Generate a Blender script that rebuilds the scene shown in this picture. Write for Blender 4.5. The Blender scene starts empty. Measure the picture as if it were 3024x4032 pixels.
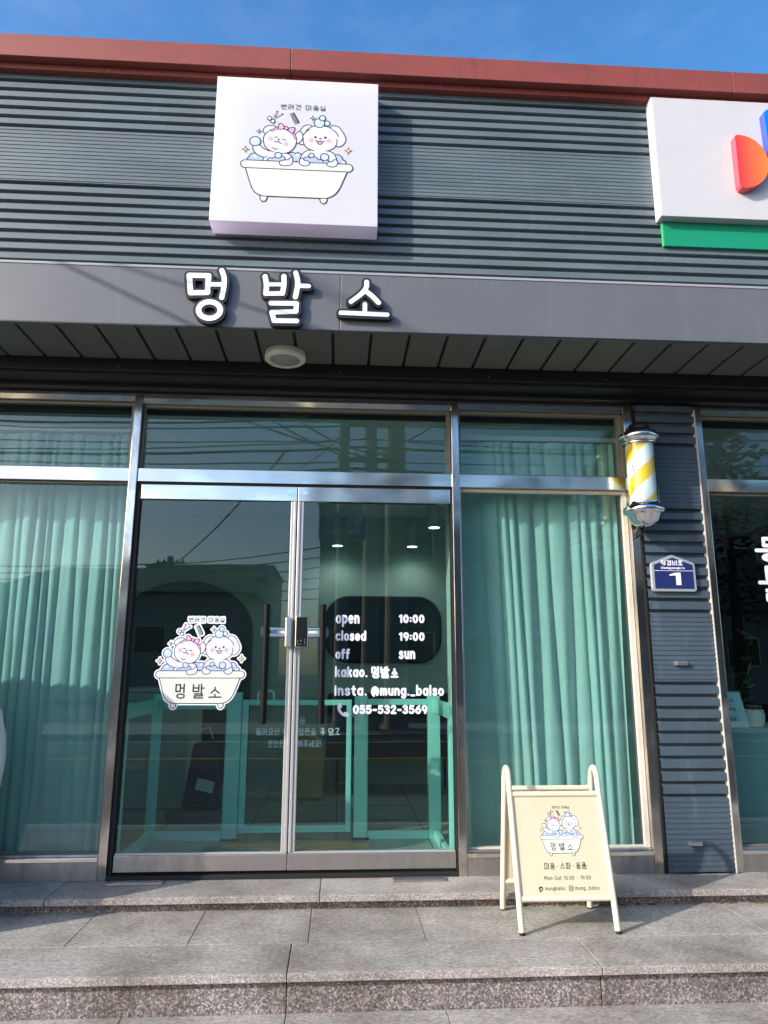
import bpy, bmesh, math, random
import numpy as np
from mathutils import Vector, Matrix

random.seed(7)
SC = bpy.context.scene
COL = SC.collection
R = math.radians

# ------------------------------------------------------------------ camera
cam_d = bpy.data.cameras.new("camera")
cam = bpy.data.objects.new("camera", cam_d)
COL.objects.link(cam)
SC.camera = cam
YAW, PITCH, ROLL = R(3.46981), R(12.3575), R(0.17293)
_f = Vector((math.sin(YAW) * math.cos(PITCH), math.cos(YAW) * math.cos(PITCH), math.sin(PITCH)))
_r0 = Vector((math.cos(YAW), -math.sin(YAW), 0))
_u0 = _r0.cross(_f)
_r = _r0 * math.cos(ROLL) + _u0 * math.sin(ROLL)
_u = -_r0 * math.sin(ROLL) + _u0 * math.cos(ROLL)
_m = Matrix((( _r.x, _u.x, -_f.x, 0), (_r.y, _u.y, -_f.y, -4.18), (_r.z, _u.z, -_f.z, 1.07), (0, 0, 0, 1)))
cam.matrix_world = _m
cam_d.sensor_fit = 'VERTICAL'
cam_d.sensor_height = 24.0
cam_d.sensor_width = 18.0
cam_d.lens = 24.0 * 2858.5 / 4032.0
cam_d.clip_start = 0.05
cam_d.clip_end = 2000

# ------------------------------------------------------------------ sky, sun, exposure
SUN_TRAVEL = Vector((0.0650, 0.0378, -0.0380)).normalized()
SUN_EL = math.asin(-SUN_TRAVEL.z)
SUN_AZ = math.atan2(-SUN_TRAVEL.x, -SUN_TRAVEL.y)          # clockwise from +Y
world = bpy.data.worlds.new("World")
SC.world = world
world.use_nodes = True
wn = world.node_tree
sky = wn.nodes.new('ShaderNodeTexSky')
sky.sky_type = 'NISHITA'
sky.sun_disc = False
sky.sun_elevation = SUN_EL
sky.sun_rotation = SUN_AZ % (2 * math.pi)
sky.air_density = 1.0
sky.dust_density = 2.2
sky.ozone_density = 2.4
hs = wn.nodes.new('ShaderNodeHueSaturation')
hs.inputs['Saturation'].default_value = 1.30
hs.inputs['Value'].default_value = 2.25
wn.links.new(sky.outputs[0], hs.inputs['Color'])
# thin high cloud streaks
wtc = wn.nodes.new('ShaderNodeTexCoord'); wmp = wn.nodes.new('ShaderNodeMapping')
wmp.inputs['Scale'].default_value = (2.2, 1.0, 6.0); wmp.inputs['Rotation'].default_value = (0.0, 0.5, 0.3)
wno = wn.nodes.new('ShaderNodeTexNoise'); wno.inputs['Scale'].default_value = 2.4; wno.inputs['Detail'].default_value = 7; wno.inputs['Roughness'].default_value = 0.6
wrp = wn.nodes.new('ShaderNodeMapRange'); wrp.inputs['From Min'].default_value = 0.48; wrp.inputs['From Max'].default_value = 0.8; wrp.inputs['To Min'].default_value = 0.0; wrp.inputs['To Max'].default_value = 0.13
wmx = wn.nodes.new('ShaderNodeMix'); wmx.data_type = 'RGBA'; wmx.inputs[7].default_value = (5.2, 6.4, 8.0, 1)
wn.links.new(wtc.outputs['Generated'], wmp.inputs['Vector']); wn.links.new(wmp.outputs[0], wno.inputs['Vector']); wn.links.new(wno.outputs['Fac'], wrp.inputs['Value'])
wn.links.new(wrp.outputs[0], wmx.inputs[0]); wn.links.new(hs.outputs[0], wmx.inputs[6])
wn.links.new(wmx.outputs[2], wn.nodes['Background'].inputs[0])
wn.nodes['Background'].inputs[1].default_value = 0.13
sun_d = bpy.data.lights.new("sun", 'SUN')
sun_d.energy = 4.8
sun_d.angle = R(0.53)
sun_d.color = (1.0, 0.955, 0.89)
sun = bpy.data.objects.new("sun", sun_d)
COL.objects.link(sun)
sun.rotation_euler = SUN_TRAVEL.to_track_quat('-Z', 'Y').to_euler()
SC.view_settings.view_transform = 'Standard'
SC.view_settings.look = 'None'
SC.view_settings.gamma = 1.0
SC.view_settings.exposure = 0.15
SC.cycles.max_bounces = 14
SC.cycles.transparent_max_bounces = 24
SC.cycles.glossy_bounces = 6
SC.cycles.diffuse_bounces = 5
SC.cycles.use_denoising = True

# ------------------------------------------------------------------ materials
def lin(c):
    return tuple(((v / 255.0) / 12.92 if v / 255.0 <= 0.04045 else ((v / 255.0 + 0.055) / 1.055) ** 2.4) for v in c) + (1.0,)

MATS = {}
def mat(name, rgb, rough=0.5, metal=0.0, spec=0.5, vary=0.0, vscale=6.0, bump=0.0, bscale=80.0, emit=None, estr=0.0, stretch=None, coat=0.0, rgb2=None, lo=0.35, hi=0.7):
    m = bpy.data.materials.new(name)
    m.use_nodes = True
    nt = m.node_tree
    b = nt.nodes['Principled BSDF']
    c = rgb if len(rgb) == 4 else lin(rgb)
    b.inputs['Base Color'].default_value = c
    b.inputs['Roughness'].default_value = rough
    b.inputs['Metallic'].default_value = metal
    b.inputs['Specular IOR Level'].default_value = spec
    b.inputs['Coat Weight'].default_value = coat
    if emit:
        b.inputs['Emission Color'].default_value = lin(emit)
        b.inputs['Emission Strength'].default_value = estr
    if vary or bump or rgb2:
        tc = nt.nodes.new('ShaderNodeTexCoord')
        mp = nt.nodes.new('ShaderNodeMapping')
        nt.links.new(tc.outputs['Object'], mp.inputs['Vector'])
        if stretch:
            mp.inputs['Scale'].default_value = stretch
    if vary or rgb2:
        n = nt.nodes.new('ShaderNodeTexNoise')
        n.inputs['Scale'].default_value = vscale
        n.inputs['Detail'].default_value = 6
        n.inputs['Roughness'].default_value = 0.65
        nt.links.new(mp.outputs[0], n.inputs['Vector'])
        rp = nt.nodes.new('ShaderNodeValToRGB')
        rp.color_ramp.elements[0].position = lo
        rp.color_ramp.elements[1].position = hi
        if rgb2:
            rp.color_ramp.elements[0].color = c
            rp.color_ramp.elements[1].color = lin(rgb2)
        else:
            rp.color_ramp.elements[0].color = tuple(v * (1 - vary) for v in c[:3]) + (1,)
            rp.color_ramp.elements[1].color = tuple(min(1, v * (1 + vary)) for v in c[:3]) + (1,)
        nt.links.new(n.outputs['Fac'], rp.inputs[0])
        nt.links.new(rp.outputs[0], b.inputs['Base Color'])
    if bump:
        n2 = nt.nodes.new('ShaderNodeTexNoise')
        n2.inputs['Scale'].default_value = bscale
        n2.inputs['Detail'].default_value = 3
        nt.links.new(mp.outputs[0], n2.inputs['Vector'])
        bp = nt.nodes.new('ShaderNodeBump')
        bp.inputs['Strength'].default_value = bump
        bp.inputs['Distance'].default_value = 0.02
        nt.links.new(n2.outputs['Fac'], bp.inputs['Height'])
        nt.links.new(bp.outputs[0], b.inputs['Normal'])
    MATS[name] = m
    return m

def granite(name, base, dark, light, scale, contrast, stretch=(1, 1, 1), rough=0.75, pink=None):
    m = bpy.data.materials.new(name)
    m.use_nodes = True
    nt = m.node_tree
    L = nt.links.new
    b = nt.nodes['Principled BSDF']
    b.inputs['Roughness'].default_value = rough
    tc = nt.nodes.new('ShaderNodeTexCoord')
    mp = nt.nodes.new('ShaderNodeMapping')
    mp.inputs['Scale'].default_value = stretch
    L(tc.outputs['Object'], mp.inputs['Vector'])
    v = nt.nodes.new('ShaderNodeTexVoronoi')
    v.inputs['Scale'].default_value = scale
    v.inputs['Randomness'].default_value = 1
    L(mp.outputs[0], v.inputs['Vector'])
    sp = nt.nodes.new('ShaderNodeSeparateColor')
    L(v.outputs['Color'], sp.inputs[0])
    rp = nt.nodes.new('ShaderNodeValToRGB')
    e = rp.color_ramp.elements
    e[0].position = 0.12; e[0].color = lin(dark)
    e[1].position = 0.5; e[1].color = lin(base)
    k = e.new(0.93); k.color = lin(light)
    if pink:
        k2 = e.new(0.72); k2.color = lin(pink)
    L(sp.outputs[0], rp.inputs[0])
    n = nt.nodes.new('ShaderNodeTexNoise')
    n.inputs['Scale'].default_value = scale * 0.45
    n.inputs['Detail'].default_value = 8
    n.inputs['Roughness'].default_value = 0.75
    L(mp.outputs[0], n.inputs['Vector'])
    r2 = nt.nodes.new('ShaderNodeValToRGB')
    r2.color_ramp.elements[0].position = 0.32; r2.color_ramp.elements[0].color = lin(dark)
    r2.color_ramp.elements[1].position = 0.68; r2.color_ramp.elements[1].color = lin(light)
    L(n.outputs['Fac'], r2.inputs[0])
    mx = nt.nodes.new('ShaderNodeMix'); mx.data_type = 'RGBA'
    mx.inputs[0].default_value = contrast
    L(r2.outputs[0], mx.inputs[6]); L(rp.outputs[0], mx.inputs[7])
    # broad stains and wear
    n3 = nt.nodes.new('ShaderNodeTexNoise')
    n3.inputs['Scale'].default_value = 2.6
    n3.inputs['Detail'].default_value = 7
    n3.inputs['Roughness'].default_value = 0.6
    L(tc.outputs['Object'], n3.inputs['Vector'])
    r3 = nt.nodes.new('ShaderNodeValToRGB')
    r3.color_ramp.elements[0].position = 0.33; r3.color_ramp.elements[0].color = (0.54, 0.51, 0.47, 1)
    r3.color_ramp.elements[1].position = 0.62; r3.color_ramp.elements[1].color = (1.0, 1.0, 1.0, 1)
    L(n3.outputs['Fac'], r3.inputs[0])
    m2 = nt.nodes.new('ShaderNodeMix'); m2.data_type = 'RGBA'; m2.blend_type = 'MULTIPLY'
    m2.inputs[0].default_value = 1.0
    L(mx.outputs[2], m2.inputs[6]); L(r3.outputs[0], m2.inputs[7])
    ge = nt.nodes.new('ShaderNodeNewGeometry')
    ri = nt.nodes.new('ShaderNodeMapRange'); ri.inputs['To Min'].default_value = 0.86; ri.inputs['To Max'].default_value = 1.05
    L(ge.outputs['Random Per Island'], ri.inputs['Value'])
    m4 = nt.nodes.new('ShaderNodeMix'); m4.data_type = 'RGBA'; m4.blend_type = 'MULTIPLY'; m4.inputs[0].default_value = 1.0
    cb = nt.nodes.new('ShaderNodeCombineColor')
    for q in range(3): L(ri.outputs[0], cb.inputs[q])
    L(m2.outputs[2], m4.inputs[6]); L(cb.outputs[0], m4.inputs[7])
    L(m4.outputs[2], b.inputs['Base Color'])
    bp = nt.nodes.new('ShaderNodeBump')
    bp.inputs['Strength'].default_value = 0.35; bp.inputs['Distance'].default_value = 0.004
    L(n.outputs['Fac'], bp.inputs['Height']); L(bp.outputs[0], b.inputs['Normal'])
    MATS[name] = m
    return m

def glass_mat(name, tint, refl=2.1):
    m = bpy.data.materials.new(name)
    m.use_nodes = True
    nt = m.node_tree
    L = nt.links.new
    nt.nodes.remove(nt.nodes['Principled BSDF'])
    out = nt.nodes['Material Output']
    tr = nt.nodes.new('ShaderNodeBsdfTransparent')
    gl = nt.nodes.new('ShaderNodeBsdfGlossy')
    gl.inputs['Roughness'].default_value = 0.0
    gl.inputs['Color'].default_value = (0.93, 1.0, 0.98, 1)
    fr = nt.nodes.new('ShaderNodeFresnel'); fr.inputs['IOR'].default_value = 1.5
    # slight waviness of tempered panes
    tc = nt.nodes.new('ShaderNodeTexCoord')
    n = nt.nodes.new('ShaderNodeTexNoise'); n.inputs['Scale'].default_value = 1.7; n.inputs['Detail'].default_value = 1
    L(tc.outputs['Object'], n.inputs['Vector'])
    bp = nt.nodes.new('ShaderNodeBump'); bp.inputs['Strength'].default_value = 0.025; bp.inputs['Distance'].default_value = 0.02
    L(n.outputs['Fac'], bp.inputs['Height']); L(bp.outputs[0], gl.inputs['Normal'])
    mu = nt.nodes.new('ShaderNodeMath'); mu.operation = 'MULTIPLY'; mu.inputs[1].default_value = refl; mu.use_clamp = True
    L(fr.outputs[0], mu.inputs[0])
    ge = nt.nodes.new('ShaderNodeNewGeometry')
    iv = nt.nodes.new('ShaderNodeMath'); iv.operation = 'SUBTRACT'; iv.inputs[0].default_value = 1.0
    L(ge.outputs['Backfacing'], iv.inputs[1])
    m2 = nt.nodes.new('ShaderNodeMath'); m2.operation = 'MULTIPLY'
    L(mu.outputs[0], m2.inputs[0]); L(iv.outputs[0], m2.inputs[1])
    cm = nt.nodes.new('ShaderNodeMix'); cm.data_type = 'RGBA'
    cm.inputs[6].default_value = tuple(tint) + (1,); cm.inputs[7].default_value = (1, 1, 1, 1)
    L(ge.outputs['Backfacing'], cm.inputs[0]); L(cm.outputs[2], tr.inputs['Color'])
    mx = nt.nodes.new('ShaderNodeMixShader')
    L(m2.outputs[0], mx.inputs[0]); L(tr.outputs[0], mx.inputs[1]); L(gl.outputs[0], mx.inputs[2])
    L(mx.outputs[0], out.inputs['Surface'])
    MATS[name] = m
    return m

def steel_mat(name, col, rough, wave, dirt=0.0, dirtcol=(95, 85, 78), streak=(1, 1, 1)):
    m = bpy.data.materials.new(name); m.use_nodes = True
    nt = m.node_tree; L = nt.links.new
    b = nt.nodes['Principled BSDF']
    b.inputs['Metallic'].default_value = 1.0
    b.inputs['Base Color'].default_value = lin(col)
    b.inputs['Roughness'].default_value = rough
    tc = nt.nodes.new('ShaderNodeTexCoord')
    mp = nt.nodes.new('ShaderNodeMapping'); mp.inputs['Scale'].default_value = streak
    L(tc.outputs['Object'], mp.inputs['Vector'])
    n = nt.nodes.new('ShaderNodeTexNoise'); n.inputs['Scale'].default_value = 2.2; n.inputs['Detail'].default_value = 1
    L(tc.outputs['Object'], n.inputs['Vector'])
    bp = nt.nodes.new('ShaderNodeBump'); bp.inputs['Strength'].default_value = wave; bp.inputs['Distance'].default_value = 0.03
    L(n.outputs['Fac'], bp.inputs['Height']); L(bp.outputs[0], b.inputs['Normal'])
    if dirt:
        n2 = nt.nodes.new('ShaderNodeTexNoise'); n2.inputs['Scale'].default_value = 7; n2.inputs['Detail'].default_value = 9; n2.inputs['Roughness'].default_value = 0.7
        L(mp.outputs[0], n2.inputs['Vector'])
        rp = nt.nodes.new('ShaderNodeValToRGB')
        rp.color_ramp.elements[0].position = 0.4; rp.color_ramp.elements[0].color = lin(col)
        rp.color_ramp.elements[1].position = 0.72; rp.color_ramp.elements[1].color = lin(dirtcol)
        L(n2.outputs['Fac'], rp.inputs[0]); L(rp.outputs[0], b.inputs['Base Color'])
        r2 = nt.nodes.new('ShaderNodeMapRange')
        r2.inputs['From Min'].default_value = 0.35; r2.inputs['From Max'].default_value = 0.7
        r2.inputs['To Min'].default_value = rough; r2.inputs['To Max'].default_value = min(1, rough + dirt)
        L(n2.outputs['Fac'], r2.inputs['Value']); L(r2.outputs[0], b.inputs['Roughness'])
    MATS[name] = m
    return m

M = MATS
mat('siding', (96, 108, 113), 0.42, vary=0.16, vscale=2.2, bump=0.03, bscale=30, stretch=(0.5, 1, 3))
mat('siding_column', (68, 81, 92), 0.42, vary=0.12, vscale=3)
mat('fascia_paint', (97, 99, 104), 0.45, vary=0.07, vscale=1.6, bump=0.02, bscale=4)
mat('fascia_edge', (150, 150, 156), 0.45)
mat('soffit_panel', (92, 93, 87), 0.6, vary=0.05)
mat('dark_trim', (20, 23, 28), 0.5)
mat('seam_black', (18, 19, 20), 0.7)
mat('coping_red', (134, 64, 54), 0.55, rgb2=(116, 56, 50), vscale=2.0, stretch=(1, 1, 3), lo=0.45, hi=0.75)
mat('wall_plaster', (168, 172, 168), 0.8, vary=0.05)
mat('inner_wall', (172, 188, 180), 0.85, vary=0.05)
mat('ceiling_white', (214, 218, 214), 0.85)
mat('floor_tile', (150, 160, 154), 0.35, vary=0.2, vscale=5)
mat('arch_shade', (84, 98, 94), 0.8)
mat('shop_dark', (26, 30, 30), 0.8)
mat('curtain_mint', (204, 233, 226), 0.85, vary=0.07, vscale=5, bump=0.30, bscale=14, stretch=(1, 1, 0.22))
mat('fence_mint', (160, 226, 212), 0.4)
mat('fence_mint_side', (122, 196, 180), 0.4)
mat('white_sign', (236, 237, 242), 0.35, vary=0.02, vscale=1.5)
mat('white_letter', (240, 240, 245), 0.3)
mat('black_letter', (30, 31, 33), 0.45)
mat('white_vinyl', (232, 232, 240), 0.5)
mat('ink', (24, 20, 40), 0.5)
mat('black_ink', (20, 20, 22), 0.5)
mat('dog_white', (212, 214, 230), 0.5)
mat('tub_white', (214, 216, 206), 0.5)
mat('bubble', (186, 208, 240), 0.5)
mat('foam', (172, 186, 226), 0.5)
mat('pink', (244, 166, 206), 0.5)
mat('pale_pink', (246, 205, 214), 0.5)
mat('blush', (236, 168, 172), 0.5)
mat('yellow', (252, 222, 120), 0.5)
mat('cream_paint', (218, 208, 180), 0.33, coat=0.2, vary=0.02)
mat('cream_panel', (202, 193, 166), 0.5, vary=0.03, vscale=2)
mat('rubber', (22, 22, 22), 0.7)
mat('black_metal', (7, 7, 8), 0.5, spec=0.2)
mat('lock_black', (12, 12, 14), 0.3)
mat('alu', (186, 187, 192), 0.28, metal=0.85)
mat('alu_stile', (196, 194, 194), 0.38, metal=0.55)
mat('plate_navy', (30, 40, 92), 0.4)
mat('plate_silver', (176, 178, 182), 0.4, metal=0.4)
mat('yellow_pole', (246, 196, 40), 0.35)
mat('chrome', (222, 224, 228), 0.04, metal=1.0)
mat('red_side', (236, 84, 100), 0.45)
mat('blue_face', (0, 112, 228), 0.4)
mat('blue_side', (64, 84, 200), 0.45)
mat('green_sign', (16, 138, 100), 0.45)
mat('green_edge', (50, 178, 108), 0.45)
mat('sign_grey', (194, 193, 196), 0.45, vary=0.02)
mat('lamp_white', (206, 206, 198), 0.4)
mat('lamp_lens', (150, 148, 138), 0.25)
mat('glow', (230, 255, 248), 0.5, emit=(215, 255, 245), estr=9.0)
mat('pendant_white', (180, 186, 182), 0.5)
mat('mirror_dark', (22, 34, 40), 0.1)
mat('bench_black', (32, 30, 30), 0.6)
mat('bag_blue', (48, 66, 82), 0.7)
mat('scale_grey', (110, 122, 128), 0.5)
mat('card_white', (196, 214, 212), 0.6)
mat('mat_beige', (200, 166, 112), 0.9)
mat('counter_teal', (112, 150, 148), 0.5)
mat('leaf', (44, 88, 36), 0.5, vary=0.25, vscale=9)
mat('dry_leaf', (120, 108, 84), 0.8)
mat('pot_white', (196, 206, 190), 0.5)
mat('cover_white', (205, 204, 200), 0.75, vary=0.05, vscale=4, bump=0.25, bscale=7)
mat('caulk', (190, 184, 172), 0.7, vary=0.1, vscale=30)
mat('asphalt', (46, 46, 48), 0.9, vary=0.2, vscale=9, bump=0.2, bscale=120)
mat('road_white', (200, 200, 196), 0.7)
mat('road_yellow', (214, 166, 40), 0.7)
mat('concrete', (150, 148, 142), 0.85, vary=0.12, vscale=3, bump=0.1, bscale=40)
mat('house_grey', (108, 112, 120), 0.85, vary=0.1, vscale=1)
mat('house_cream', (176, 172, 160), 0.85, vary=0.08, vscale=1)
mat('house_brick', (122, 84, 70), 0.85, vary=0.15, vscale=5)
mat('tile_roof', (48, 50, 54), 0.7, vary=0.2, vscale=5)
mat('window_dark', (20, 24, 30), 0.08)
mat('wire_black', (16, 16, 17), 0.6)
mat('bark', (60, 48, 38), 0.9, vary=0.2, vscale=12)
mat('pine', (26, 44, 26), 0.8, vary=0.4, vscale=2)
mat('pine_light', (44, 66, 34), 0.8, vary=0.3, vscale=2)
mat('sign_blue', (24, 70, 150), 0.4)
mat('moss', (86, 72, 40), 0.95)
granite('granite_tread', (156, 151, 143), (96, 92, 88), (206, 200, 191), 240, 0.3, (0.45, 1, 1))
granite('granite_nose', (168, 160, 154), (112, 104, 102), (214, 208, 202), 240, 0.7, pink=(186, 168, 164))
granite('granite_riser', (112, 103, 102), (56, 52, 54), (188, 180, 174), 150, 0.72, pink=(140, 124, 122))
glass_mat('glass_green', (0.63, 0.795, 0.775), 1.8)
glass_mat('glass_clear', (0.62, 0.76, 0.72), 1.0)
glass_mat('acrylic', (0.86, 0.9, 0.9), 0.7)
steel_mat('steel', (238, 231, 220), 0.09, 0.55, 0.10, (228, 221, 211), (0.4, 1, 2.5))
steel_mat('steel_post', (222, 214, 204), 0.09, 0.45, 0.12, (140, 132, 128), (1, 1, 0.3))
steel_mat('steel_base', (196, 188, 184), 0.32, 0.12, 0.2, (158, 150, 146), (2.0, 1, 0.6))

def weather(name, scale, lo, hi, tone, amount, sc=5.0):
    m = M[name]; nt = m.node_tree; b = nt.nodes['Principled BSDF']; L = nt.links.new
    tc = nt.nodes.new('ShaderNodeTexCoord'); mp = nt.nodes.new('ShaderNodeMapping'); mp.inputs['Scale'].default_value = scale
    L(tc.outputs['Object'], mp.inputs['Vector'])
    n = nt.nodes.new('ShaderNodeTexNoise'); n.inputs['Scale'].default_value = sc; n.inputs['Detail'].default_value = 9; n.inputs['Roughness'].default_value = 0.68
    L(mp.outputs[0], n.inputs['Vector'])
    r = nt.nodes.new('ShaderNodeMapRange'); r.inputs['From Min'].default_value = lo; r.inputs['From Max'].default_value = hi; r.inputs['To Max'].default_value = amount
    L(n.outputs['Fac'], r.inputs['Value'])
    mx = nt.nodes.new('ShaderNodeMix'); mx.data_type = 'RGBA'; mx.inputs[7].default_value = lin(tone)
    L(r.outputs[0], mx.inputs[0])
    src = b.inputs['Base Color']
    if src.is_linked:
        L(src.links[0].from_socket, mx.inputs[6])
    else:
        mx.inputs[6].default_value = src.default_value
    L(mx.outputs[2], b.inputs['Base Color'])
weather('fascia_paint', (3.0, 1, 0.25), 0.54, 0.85, (132, 132, 136), 0.25)
weather('siding', (4.0, 1, 0.5), 0.55, 0.85, (138, 146, 146), 0.3)
weather('siding_column', (3.0, 1, 0.6), 0.55, 0.8, (128, 134, 138), 0.45)
weather('coping_red', (3.5, 1, 0.6), 0.55, 0.8, (86, 48, 44), 0.7, 3.0)
weather('sign_grey', (2.0, 1, 0.3), 0.55, 0.85, (176, 174, 172), 0.25)
weather('cream_paint', (3, 3, 1), 0.62, 0.8, (186, 172, 142), 0.5, 22)
weather('cream_panel', (2, 1, 1), 0.55, 0.8, (188, 176, 140), 0.5, 4)
weather('soffit_panel', (2, 2, 2), 0.5, 0.8, (70, 70, 66), 0.6, 3)
weather('black_letter', (2, 2, 2), 0.5, 0.8, (52, 52, 54), 0.5, 8)

def translucent(name, amount, tint):
    m = M[name]; nt = m.node_tree
    b = nt.nodes['Principled BSDF']; out = nt.nodes['Material Output']
    t = nt.nodes.new('ShaderNodeBsdfTranslucent'); t.inputs['Color'].default_value = lin(tint)
    mx = nt.nodes.new('ShaderNodeMixShader'); mx.inputs[0].default_value = amount
    nt.links.new(b.outputs[0], mx.inputs[1]); nt.links.new(t.outputs[0], mx.inputs[2]); nt.links.new(mx.outputs[0], out.inputs['Surface'])
translucent('white_sign', 0.34, (250, 244, 252))
translucent('curtain_mint', 0.40, (214, 234, 232))

# ------------------------------------------------------------------ mesh helpers
class MB:
    def __init__(s):
        s.v = []; s.f = []; s.m = []
    def face(s, pts, mi=0):
        i = len(s.v); s.v += [tuple(p) for p in pts]
        s.f.append(tuple(range(i, i + len(pts)))); s.m.append(mi)
    def box(s, x0, x1, y0, y1, z0, z1, mi=0):
        i = len(s.v)
        s.v += [(x0, y0, z0), (x1, y0, z0), (x1, y1, z0), (x0, y1, z0), (x0, y0, z1), (x1, y0, z1), (x1, y1, z1), (x0, y1, z1)]
        for q in ((0, 3, 2, 1), (4, 5, 6, 7), (0, 1, 5, 4), (1, 2, 6, 5), (2, 3, 7, 6), (3, 0, 4, 7)):
            s.f.append(tuple(i + k for k in q)); s.m.append(mi)
        return s
    def tube(s, pts, r, n=12, mi=0, cap=True):
        pts = [Vector(p) for p in pts]
        rs = r if isinstance(r, (list, tuple)) else [r] * len(pts)
        base = len(s.v)
        up = None
        for k, p in enumerate(pts):
            a = pts[max(0, k - 1)]; b = pts[min(len(pts) - 1, k + 1)]
            t = (b - a).normalized()
            if up is None:
                up = Vector((0, 0, 1)) if abs(t.z) < 0.9 else Vector((1, 0, 0))
            x = t.cross(up)
            if x.length < 1e-5:
                x = t.orthogonal()
            x.normalize(); y = x.cross(t).normalized(); up = y
            for j in range(n):
                an = 2 * math.pi * j / n
                q = p + (x * math.cos(an) + y * math.sin(an)) * rs[k]
                s.v.append(tuple(q))
        for k in range(len(pts) - 1):
            for j in range(n):
                a = base + k * n + j; b = base + k * n + (j + 1) % n
                s.f.append((a, b, b + n, a + n)); s.m.append(mi)
        if cap:
            s.f.append(tuple(base + j for j in reversed(range(n)))); s.m.append(mi)
            e = base + (len(pts) - 1) * n
            s.f.append(tuple(e + j for j in range(n))); s.m.append(mi)
        return s
    def lathe(s, prof, c, n=32, mi=0):
        base = len(s.v); c = Vector(c)
        for (r, z) in prof:
            for j in range(n):
                an = 2 * math.pi * j / n
                s.v.append((c.x + r * math.cos(an), c.y + r * math.sin(an), c.z + z))
        for k in range(len(prof) - 1):
            for j in range(n):
                a = base + k * n + j; b = base + k * n + (j + 1) % n
                s.f.append((a, b, b + n, a + n)); s.m.append(mi)
        return s
    def prism(s, poly, y0, y1, mi=0, mside=None):
        """polygon in XZ (counter-clockwise seen from the street) pulled from y0 (front) to y1"""
        n = len(poly); i = len(s.v)
        s.v += [(x, y0, z) for x, z in poly] + [(x, y1, z) for x, z in poly]
        s.f.append(tuple(i + k for k in range(n))); s.m.append(mi)
        s.f.append(tuple(i + n + k for k in reversed(range(n)))); s.m.append(mi)
        for k in range(n):
            a = i + k; b = i + (k + 1) % n
            s.f.append((b, a, a + n, b + n)); s.m.append(mi if mside is None else mside)
        return s
    def build(s, name, mats, parent=None, smooth=False, bevel=0.0, loc=None, fix=True):
        me = bpy.data.meshes.new(name)
        org = Vector(loc) if loc is not None else Vector((0, 0, 0))
        me.from_pydata([tuple(Vector(v) - org) for v in s.v], [], s.f)
        if not isinstance(mats, (list, tuple)):
            mats = [mats]
        for m in mats:
            me.materials.append(M[m] if isinstance(m, str) else m)
        me.polygons.foreach_set('material_index', s.m)
        if fix:
            bm = bmesh.new(); bm.from_mesh(me)
            bmesh.ops.recalc_face_normals(bm, faces=bm.faces)
            bm.to_mesh(me); bm.free()
        if smooth:
            me.polygons.foreach_set('use_smooth', [True] * len(me.polygons))
            if smooth != 'all':
                me.set_sharp_from_angle(angle=R(38))
        me.update()
        o = bpy.data.objects.new(name, me)
        COL.objects.link(o)
        o.location = org
        if parent is not None:
            put(o, parent)
        if bevel:
            md = o.modifiers.new('bevel', 'BEVEL'); md.width = bevel; md.segments = 2; md.limit_method = 'ANGLE'
        return o

def put(o, parent):
    """parent o keeping its place (parents are only moved, never turned)"""
    w = Vector(o.location)
    p = parent; off = Vector((0, 0, 0))
    while p is not None:
        off += Vector(p.location); p = p.parent
    o.parent = parent
    o.location = w - off

def empty(name, loc, label, cat, group=None):
    o = bpy.data.objects.new(name, None)
    COL.objects.link(o)
    o.location = loc
    o.empty_display_size = 0.1
    tag(o, label, cat, group)
    return o

def tag(o, label=None, cat=None, group=None, kind=None):
    if label: o['label'] = label
    if cat: o['category'] = cat
    if group: o['group'] = group
    if kind: o['kind'] = kind
    return o

def bx(name, m, b, parent=None, bevel=0.0):
    return MB().box(*b).build(name, m, parent, bevel=bevel)

# ------------------------------------------------------------------ flat drawing: distance fields to meshes
def d_lines(X, Y, pts):
    D = np.full(X.shape, 1e9)
    if len(pts) == 1:
        return np.hypot(X - pts[0][0], Y - pts[0][1])
    for (ax, ay), (bx_, by_) in zip(pts[:-1], pts[1:]):
        dx, dy = bx_ - ax, by_ - ay
        L2 = dx * dx + dy * dy + 1e-12
        t = np.clip(((X - ax) * dx + (Y - ay) * dy) / L2, 0, 1)
        D = np.minimum(D, np.hypot(X - ax - t * dx, Y - ay - t * dy))
    return D

def d_poly(X, Y, pts):
    D = d_lines(X, Y, list(pts) + [pts[0]])
    ins = np.zeros(X.shape, bool)
    n = len(pts)
    for k in range(n):
        ax, ay = pts[k]; bx_, by_ = pts[(k + 1) % n]
        if ay == by_:
            continue
        c = ((ay > Y) != (by_ > Y)) & (X < (bx_ - ax) * (Y - ay) / (by_ - ay) + ax)
        ins ^= c
    return np.where(ins, -D, D)

class Shape:
    """('line', pts, r) strokes and ('poly', pts) fills, united and grown by g"""
    def __init__(s, items, g=0.0):
        s.items = items; s.g = g
    def bounds(s):
        xs = []; ys = []
        for it in s.items:
            r = (it[2] if it[0] == 'line' else 0) + s.g
            for x, y in it[1]:
                xs += [x - r, x + r]; ys += [y - r, y + r]
        return min(xs), max(xs), min(ys), max(ys)
    def dist(s, X, Y):
        D = np.full(X.shape, 1e9)
        for it in s.items:
            if it[0] == 'line':
                D = np.minimum(D, d_lines(X, Y, it[1]) - it[2])
            else:
                D = np.minimum(D, d_poly(X, Y, it[1]))
        return D - s.g

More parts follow.
